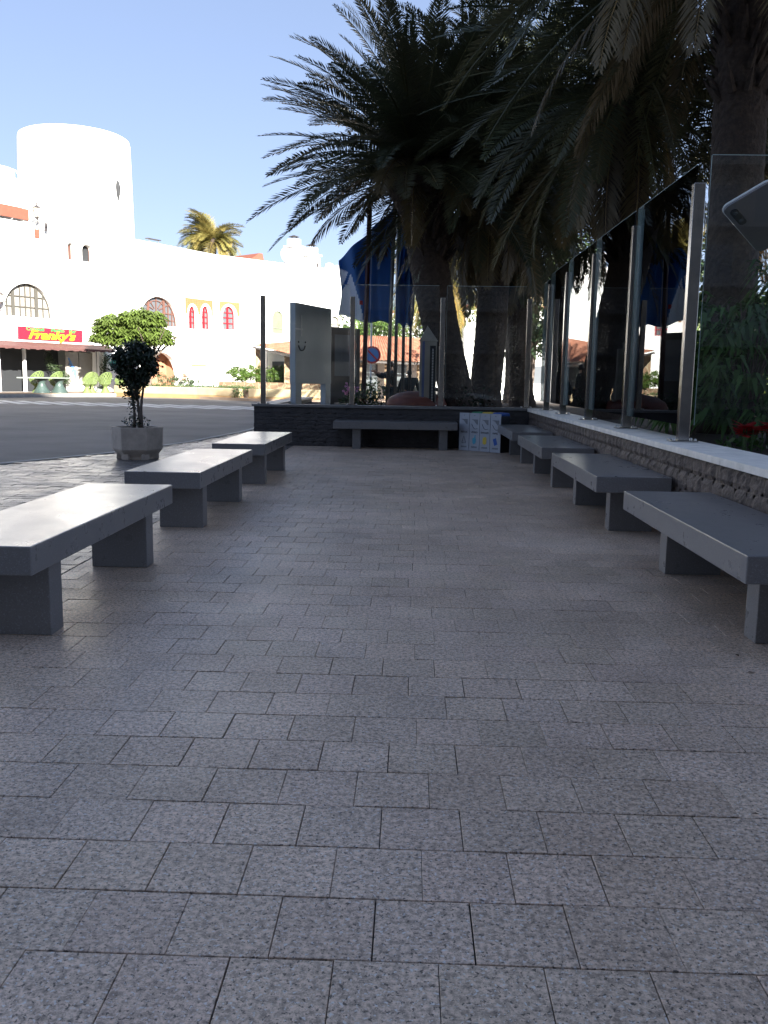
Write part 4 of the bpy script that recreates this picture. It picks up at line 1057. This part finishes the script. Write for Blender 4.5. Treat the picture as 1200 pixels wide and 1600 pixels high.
def flag(x0, y, fx, ztop, zbt, nf, m, lb, pale=None, seed=0, y2=0):
    NU, NV = 44, 40; vs = []; fs = []; b = MB()
    for j in range(NV+1):
        v = j/NV
        for i in range(NU+1):
            u = i/NU; zt = ztop[0]+(ztop[1]-ztop[0])*u**1.1; zb = zbt[0]+(zbt[1]-zbt[0])*u+.05*math.sin(u*9)
            x = x0+fx*u*(1-.03*math.sin(v*3)) + .03*math.sin(v*6+u*4)
            yy = y+y2*u+(.05+.12*u)*math.sin(u*nf+v*2.3+seed)+.03*math.sin(v*7+u*12)
            vs.append((x, yy, zt+(zb-zt)*v))
    for j in range(NV):
        for i in range(NU): k = j*(NU+1)+i; fs.append((k, k+1, k+NU+2, k+NU+1))
    b.add(vs, fs, (1, 1, 1)); o = b.build('flag', m, smooth=True, loc=(x0, y, ztop[0]))
    sm = o.modifiers.new('thick', 'SOLIDIFY'); sm.thickness = .004
    if pale:
        o.data.materials.append(M['flagpale']); o.data.materials.append(M['flagred'])
        for p in o.data.polygons:
            i = p.index % NU; j = p.index//NU; q = pale(i/NU, j/NV)
            if q: p.material_index = q
    tag(o, lb, 'flag', 'blue flags behind the glass')
def pf(u, v):
    ub = .77-.24*(v-.37)/.63 if v > .37 else .77+(.37-v)*.9
    if abs(v-(.27+(u-.75)*1.0)) < .045 and v < .55: return 0
    if u > ub: return 1
    if ub-.07 < u < ub and .74 < v < .80: return 2
    return 0
flag(-.55, 22.15, -1.28, (5.35, 4.15), (2.62, 2.80), 15, 'flagblue', 'large blue flag with a pale lower corner hanging left of the grey poles', pf, y2=.0)
flag(-.42, 22.45, .30, (5.2, 5.15), (2.62, 2.62), 9, 'flagblue', 'limp blue flag hanging between the slim grey poles', None, 1)
flag(-.24, 22.75, .24, (5.1, 5.0), (2.7, 2.6), 8, 'flagblue', 'narrow blue flag hanging beside the leaning palm', None, 2)

# road sign behind the flagpoles
rs = empty('road_sign', (-1.42, 31, 0), 0, 'round blue and red no-parking sign on a pale pole', 'road sign')
MB().tube([(-1.44, 31, 0), (-1.44, 31, 3.2)], .035, 8).build('pole', 'signwhite', rs)
ax = Matrix.Rotation(R_(90), 3, 'X')
MB().lathe([(.30, 0), (.30, .03)], (-1.40, 30.95, 2.12), 28, ax=ax).build('disc', 'roadred', rs)
MB().lathe([(.235, .031), (.235, .036)], (-1.40, 30.95, 2.12), 28, ax=ax).build('face', 'signblue', rs)
X = Matrix.Translation((-1.40, 30.91, 2.12)) @ Matrix.Rotation(R_(45), 4, 'Y'); MB(X).box(-.235, .235, -.004, .0, -.028, .028).build('bar', 'roadred', rs)
# monument
mo = empty('stone_monument', (.32, 18.85, .6), 0, 'pale stone pillar with a blue stripe and a dotted dark panel beside the palm trunk', 'monument')
MB().box(.15, .50, 18.7, 19.0, .6, 2.1).build('pillar', 'monument', mo, bevel=.01)
b = MB(); b.add([(.13, 18.68, 2.1), (.52, 18.68, 2.1), (.52, 19.02, 2.1), (.13, 19.02, 2.1), (.30, 18.85, 2.42)], [(0,1,4),(1,2,4),(2,3,4),(3,0,4),(3,2,1,0)]); b.build('pointed_top', 'monument', mo)
MB().box(.20, .25, 18.685, 18.7, .6, 2.09).build('blue_stripe', 'monblue', mo)
MB().box(.36, .48, 18.68, 18.699, .75, 2.0).build('dark_panel', 'black', mo)
b = MB()
for k in range(36): b.box(.405, .435, 18.672, 18.68, .80+k*.032, .816+k*.032)
o = b.build('dots', 'signwhite', mo); o['kind'] = 'stuff'
MB().box(.54, .64, 18.75, 18.9, .95, 2.0).build('side_slab', 'stonegrey', mo, bevel=.01)
# bowl and ring
b = MB(); b.lathe([(.62, .66), (.66, .78), (.60, .90), (.42, 1.0), (.2, 1.05), (.02, 1.06)], (.1, 19.2, 0), 32)
tag(b.build('clay_bowl', 'rosy', smooth=True, loc=(.1, 19.2, .66)), 'upturned red-brown clay bowl behind the end-wall glass', 'bowl')
b = MB(); b.tube([(.52+.13*math.cos(i*.3927), 19.0+.05*math.sin(i*.3927), .99+.11*math.sin(i*.3927)) for i in range(17)], .045, 8)
tag(b.build('stone_ring', 'stonegrey', smooth=True, loc=(.52, 19, .9)), 'rough grey stone ring leaning on the clay bowl', 'stone ring')

# ------------------------------------------------------------------ recycling bins
dirv = Vector((.78, -.63, 0)).normalized(); XB0 = frame(.90, 16.66, dirv.x, dirv.y)
specs = [('bingrey', 'RESTOS', 'white recycling bin with a grey bottle-like triangle, leftmost beside the crosswise bench', None),
         ('bincyan', 'VIDRIO', 'white recycling bin with a cyan bottle symbol and green top edge', 'bingreen'),
         ('binyellow', 'ENVASES', 'white recycling bin with a yellow container symbol and yellow top edge', 'binyellow'),
         ('binblue', 'PAPEL', 'white recycling bin with a blue paper symbol and blue top edge, beside the corner bench', 'binblue')]
for i, (cm_, wd, lb, lid) in enumerate(specs):
    X = XB0 @ Matrix.Translation((i*.232, 0, .004)); root = empty('recycling_bin', X.translation, 0, lb, 'recycling bin', 'recycling bins in the corner')
    MB(X).box(.003, .227, 0, .012, 0, .70).build('front_panel', 'bin', root, bevel=.002)
    MB(X).box(.006, .224, .0125, .30, 0, .66).build('body', 'binback', root)
    if lid: MB(X).prism([(.005, .6605), (.225, .6605), (.225, .70), (.20, .715), (.03, .722), (.005, .71)], .06, .29, 'y').build('lid', lid, root, bevel=.003)
    b = MB(X); b.lathe([(.008, 0), (.008, .003)], (.115, -.001, .655), 10, ax=Matrix.Rotation(R_(90), 3, 'X'))
    if i: b.tube([(.05, -.002, .50), (.09, -.002, .43), (.13, -.002, .405), (.18, -.002, .42)], .005, 4)
    b.build('printed_mark', 'ink', root)
    b = MB(X); b.prism([(.04, .585), (.19, .585), (.19, .49), (.16, .495), (.10, .56)], -.0015, -.0005, 'y'); b.build('printed_photo', 'bingrey', root)
    text(wd, .044, X @ Matrix.Translation((.115, -.002, .345)), 'lettering', 'ink', root, off=.001, depth=.0008)
    for q in (.075, .06): MB(X).box(.05, .18, -.0015, -.0003, q, q+.008).build('small_print', 'ink', root)
    b = MB(X)
    if i == 0: b.tube([(.07, -.002, .14), (.115, -.002, .27), (.16, -.002, .14), (.07, -.002, .14)], .006, 4)
    elif i == 1: b.prism([(.08, .15), (.115, .12), (.15, .16), (.155, .22), (.14, .25), (.145, .30), (.125, .30), (.12, .25), (.075, .23)], -.003, -.0005, 'y')
    elif i == 2: b.prism([(.075, .15), (.115, .125), (.155, .15), (.16, .24), (.145, .275), (.12, .265), (.10, .275), (.075, .24)], -.003, -.0005, 'y')
    else: b.prism([(.10, .12), (.165, .15), (.13, .265), (.065, .235)], -.003, -.0005, 'y')
    b.build('symbol', cm_, root)

# ------------------------------------------------------------------ rounded slab at the right edge, built as a lamp head
lp = empty('lamp_like_slab', (3.95, 9.9, .66), 0, 'grey rounded slab built as a lamp head, skylit rim painted white, right edge behind glass', 'lamp')
def rr_(w_, h_, q, n=7):
    P = []
    for cx, cy, a0 in ((w_-q, h_-q, 0), (-w_+q, h_-q, 90), (-w_+q, -h_+q, 180), (w_-q, -h_+q, 270)):
        for k in range(n+1): a = R_(a0+90*k/n); P.append((cx+q*math.cos(a), cy+q*math.sin(a)))
    return P
# plate: corner at the origin, edges along +e1 (up-right in view) and +e2 (down-right)
TX = Matrix.Translation((3.19, 9.7, 3.11)) @ Matrix.Rotation(R_(-38), 4, 'X') @ Matrix.Rotation(R_(-45), 4, 'Z')
P_ = [(x+.27, y+.42) for x, y in rr_(.27, .42, .075)]
b = MB(TX); b.prism(P_, -.018, .018); b.build('head', 'slabgrey', lp, bevel=.006)
b = MB(TX); b.tube([(x, y, .016) for x, y in P_]+[(P_[0][0], P_[0][1], .016)], .014, 6, False); b.build('rim', 'skylitedge', lp, smooth=True)  # white tube paints the edge that catches the sky
b = MB(TX); b.prism([(.085+p[0], .20+p[1]) for p in rr_(.042, .13, .041)], -.030, -.019); sn = b.build('sensor', 'black', lp, bevel=.004)
for y_ in (.13, .26): MB(TX).lathe([(.018, -.036), (.024, -.031)], (.085, y_, 0), 14).build('lens', 'winglass', sn)
MB().tube([(3.95, 9.9, .66), (3.97, 9.85, 2.4), (3.86, 9.78, 2.90)], .035, 10).build('pole', 'polegrey', lp, smooth=True)

# ------------------------------------------------------------------ people
def skin_mesh(verts, edges, radii, name, m, parent, sub=1):
    me = bpy.data.meshes.new(name); me.from_pydata(verts, edges, [])
    o = bpy.data.objects.new(name, me); col.objects.link(o)
    s = o.modifiers.new('s', 'SKIN'); 
    for i, q in enumerate(radii): me.skin_vertices[0].data[i].radius = (q, q) if not isinstance(q, tuple) else q
    me.skin_vertices[0].data[0].use_root = True
    d = o.modifiers.new('d', 'SUBSURF'); d.levels = sub; d.render_levels = sub
    bpy.context.view_layer.update()
    ne = bpy.data.meshes.new_from_object(o.evaluated_get(bpy.context.evaluated_depsgraph_get()))
    bpy.data.objects.remove(o); bpy.data.meshes.remove(me)
    b = MB(); b.v = [v.co.copy() for v in ne.vertices]; b.f = [tuple(p.vertices) for p in ne.polygons]
    bpy.data.meshes.remove(ne)
    return b.build(name, m, parent, smooth=True)
def person(x, y, z, h, face, label, top='clothdark', legs='clothdark', hat=None, arms='down', group=None, wide=1.0):
    root = empty('person', (x, y, z), 0, label, 'person', group); k = h/1.75
    X = Matrix.Translation((x, y, z)) @ Matrix.Rotation(face, 4, 'Z') @ Matrix.Scale(k, 4)
    t = lambda L: [tuple(X @ Vector((p[0]*(wide if abs(p[2]-1.2) < .5 else 1), p[1], p[2]))) for p in L]
    # arms: figure faces local -Y
    if arms == 'up': aL = [(.20, 0, 1.42), (.30, -.22, 1.30), (.22, -.45, 1.42), (.20, -.53, 1.46)]; aR = [(-.20, 0, 1.42), (-.32, -.20, 1.30), (-.20, -.45, 1.44), (-.17, -.53, 1.48)]
    else: aL = [(.20, 0, 1.42), (.27, .02, 1.15), (.29, -.06, .90), (.29, -.09, .80)]; aR = [(-.20, 0, 1.42), (-.27, .02, 1.15), (-.29, -.06, .90), (-.29, -.09, .80)]
    V = [(0, 0, .95), (0, .01, 1.15), (0, .0, 1.38), (0, -.01, 1.48), (0, -.03, 1.58), (0, -.03, 1.68)]+aL+aR+[(.10, 0, .90), (.11, -.02, .50), (.11, .03, .09), (.12, -.12, .04), (-.10, 0, .90), (-.11, -.02, .50), (-.11, .03, .09), (-.12, -.12, .04)]
    E_ = [(0,1),(1,2),(2,3),(3,4),(4,5),(2,6),(6,7),(7,8),(8,9),(2,10),(10,11),(11,12),(12,13),(0,14),(14,15),(15,16),(16,17),(0,18),(18,19),(19,20),(20,21)]
    Rr = [(.15, .11), (.14, .10), (.15, .10), .055, .085, .075]+[.06, .045, .035, .03]*2+[.085, .06, .045, .04]*2
    Rr = [tuple(a*k*wide for a in q) if isinstance(q, tuple) else q*k for q in Rr]
    body = skin_mesh(t(V), E_, Rr, 'body', 'skin', root)
    # fingers and nose
    b = MB()
    for A in (aL, aR):
        p = Vector(A[3]); d = (Vector(A[3])-Vector(A[2])).normalized(); s_ = d.orthogonal().normalized()
        for q in range(4): b.tube([X @ (p+s_*(q-1.5)*.02), X @ (p+s_*(q-1.5)*.022+d*.05), X @ (p+s_*(q-1.5)*.022+d*.08+Vector((0, -.01, -.01)))], .009*k, 5)
        b.tube([X @ (p-d*.02), X @ (p+s_*.045+d*.02)], .01*k, 5)
    b.tube([X @ Vector((0, -.10, 1.64)), X @ Vector((0, -.135, 1.60))], .012*k, 5); b.build('hands', 'skin', root)
    VT = [(0, 0, .93), (0, .01, 1.15), (0, 0, 1.40), (0, 0, 1.47)]+[aL[0], aL[1], tuple(Vector(aL[1]).lerp(Vector(aL[2]), .9))]+[aR[0], aR[1], tuple(Vector(aR[1]).lerp(Vector(aR[2]), .9))]
    ET = [(0,1),(1,2),(2,3),(2,4),(4,5),(5,6),(2,7),(7,8),(8,9)]
    RT = [(.175, .135), (.165, .125), (.17, .12), .07, .085, .062, .05, .085, .062, .05]; RT = [tuple(a*k*wide for a in q) if isinstance(q, tuple) else q*k*wide for q in RT]
    skin_mesh(t(VT), ET, RT, 'shirt', top, root)
    VL = [(0, 0, .97), (.10, 0, .88), (.11, -.02, .5), (.11, .03, .13), (-.10, 0, .88), (-.11, -.02, .5), (-.11, .03, .13)]
    RL = [(.165, .13), .105, .08, .062, .105, .08, .062]; RL = [tuple(a*k*wide for a in q) if isinstance(q, tuple) else q*k*wide for q in RL]
    skin_mesh(t(VL), [(0,1),(1,2),(2,3),(0,4),(4,5),(5,6)], RL, 'trousers', legs, root)
    b = MB(X)
    if hat: b.lathe([(.20, 1.68), (.20, 1.695), (.11, 1.70), (.105, 1.79), (.05, 1.82), (.01, 1.825)], (0, -.03, 0), 16); b.build('hat', hat, root, smooth=True)
    else: b.lathe([(.09, 1.62), (.105, 1.68), (.09, 1.75), (.05, 1.785), (.01, 1.79)], (0, -.005, 0), 14); b.build('hair', 'hair', root, smooth=True)
    return root
person(-.72, 30, 0, 1.84, R_(-75), 'person in dark clothes with arms raised forward, seen between the flagpoles', arms='up', group='people beyond the flagpoles', wide=1.4)
person(-.10, 30.4, 0, 1.58, R_(20), 'person in dark clothes standing between the two rightmost grey poles', group='people beyond the flagpoles', wide=1.4)
person(.22, 34, 0, 1.22, R_(-20), 'child in a grey hat and dark top beside the pale monument', hat='clothgrey', group='people beyond the flagpoles')
person(-15.5, 60.2, .06, 1.66, R_(10), 'person in a white hat and pink top walking behind the cream planter', 'clothpink', 'clothwhite', 'clothwhite')

# ------------------------------------------------------------------ background
def block(name, X, w_, d, h, m, lb, cols, rows, roofm='roof', grp=None):
    root = empty(name, X.translation, 0, lb, 'building', grp)
    MB(X).box(0, w_, 0, d, -.09, h).build('wall', m, root); MB(X).box(-.2, w_+.2, -.2, d+.2, h, h+.25).build('roof', roofm, root)
    for i in range(cols):
        for j in range(rows):
            s = w_*(i+.5)/cols; z = h*(j+.35)/rows
            o = MB(X).box(s-.55, s+.55, -.05, -.003, z, z+1.3).build('window', 'winglass', root)
            MB(X).box(s-.65, s+.65, -.12, -.051, z-.12, z-.01).build('sill', 'whitetrim', o)
    return root
block('pale_house', frame(-6.5, 108, 1, .12), 11, 8, 9.2, 'white', 'pale house with small windows on the rise behind the tiled porch', 5, 3)
block('white_house', frame(3.8, 66, 1, .15), 26, 8, 6.5, 'white', 'white building glimpsed between the ringed palm trunks', 7, 2)
block('far_house', frame(9, 125, 1, 0), 16, 8, 13, 'cream', 'cream house far behind, above the white building', 5, 4)
def tree(x, y, z, h, rad, lb, m, sz, seed):
    r = random.Random(seed); root = empty('leafy_tree', (x, y, z), 0, lb, 'tree', 'leafy trees in the background')
    b = MB(); b.tube([(x, y, z), (x+.2, y, z+h*.4), (x, y, z+h*.7)], [.22, .16, .08], 8)
    for k in range(7): a = k*.9; b.tube([(x+.1, y, z+h*.4), (x+math.cos(a)*rad*.6, y+math.sin(a)*rad*.6, z+h*.75)], [.09, .03], 5)
    b.build('trunk', 'bark', root)
    b = MB(); clumps(b, r, (x, y, z+h*.68), (rad, rad, h*.34), 70, rad*.28, 60, sz); b.build('crown', m, root)
tree(-4.2, 84, 0, 8.0, 3.6, 'broad pale green tree behind the left part of the tiled porch roof', 'leafhedge', .35, 61)
tree(1.6, 92, 0, 9.5, 4.2, 'tallest pale green tree behind the tiled porch roof', 'leafbright', .4, 62)
tree(6.5, 50, 0, 7.5, 3.2, 'dark green tree behind the palm trunks right of the monument', 'leafmid', .3, 63)
tree(12.5, 44, 0, 9, 4.0, 'green tree beyond the side glass screen', 'leafmid', .32, 64)
tree(19, 40, 0, 9, 4.0, 'green tree farthest right beyond the garden', 'leafmid', .32, 65)
tree(8.5, 34, 0, 7.5, 3.0, 'green tree close behind the palms in the right half of the picture', 'leafmid', .28, 66)
# unseen hotel-shaped block, added behind the viewpoint to shade the plaza
ht = empty('added_shade_block', (-6, -14, 0), 0, 'unseen tall block added behind the viewpoint to shade the plaza', 'building')
MB().box(-28, 33, -44, -32, -.05, 41).build('wall', 'concrete', ht)
b = MB()
for k in range(12): b.box(-28, 33, -31.999, -30.6, 3.2+k*3, 3.42+k*3)
b.build('balcony_slab', 'concrete', ht)
b = MB()
for k in range(13):
    for i in range(20): b.box(-27.4+i*3, -25.4+i*3, -31.99, -31.96, .3+k*3, 2.5+k*3)
b.build('balcony_door', 'winglass', ht)
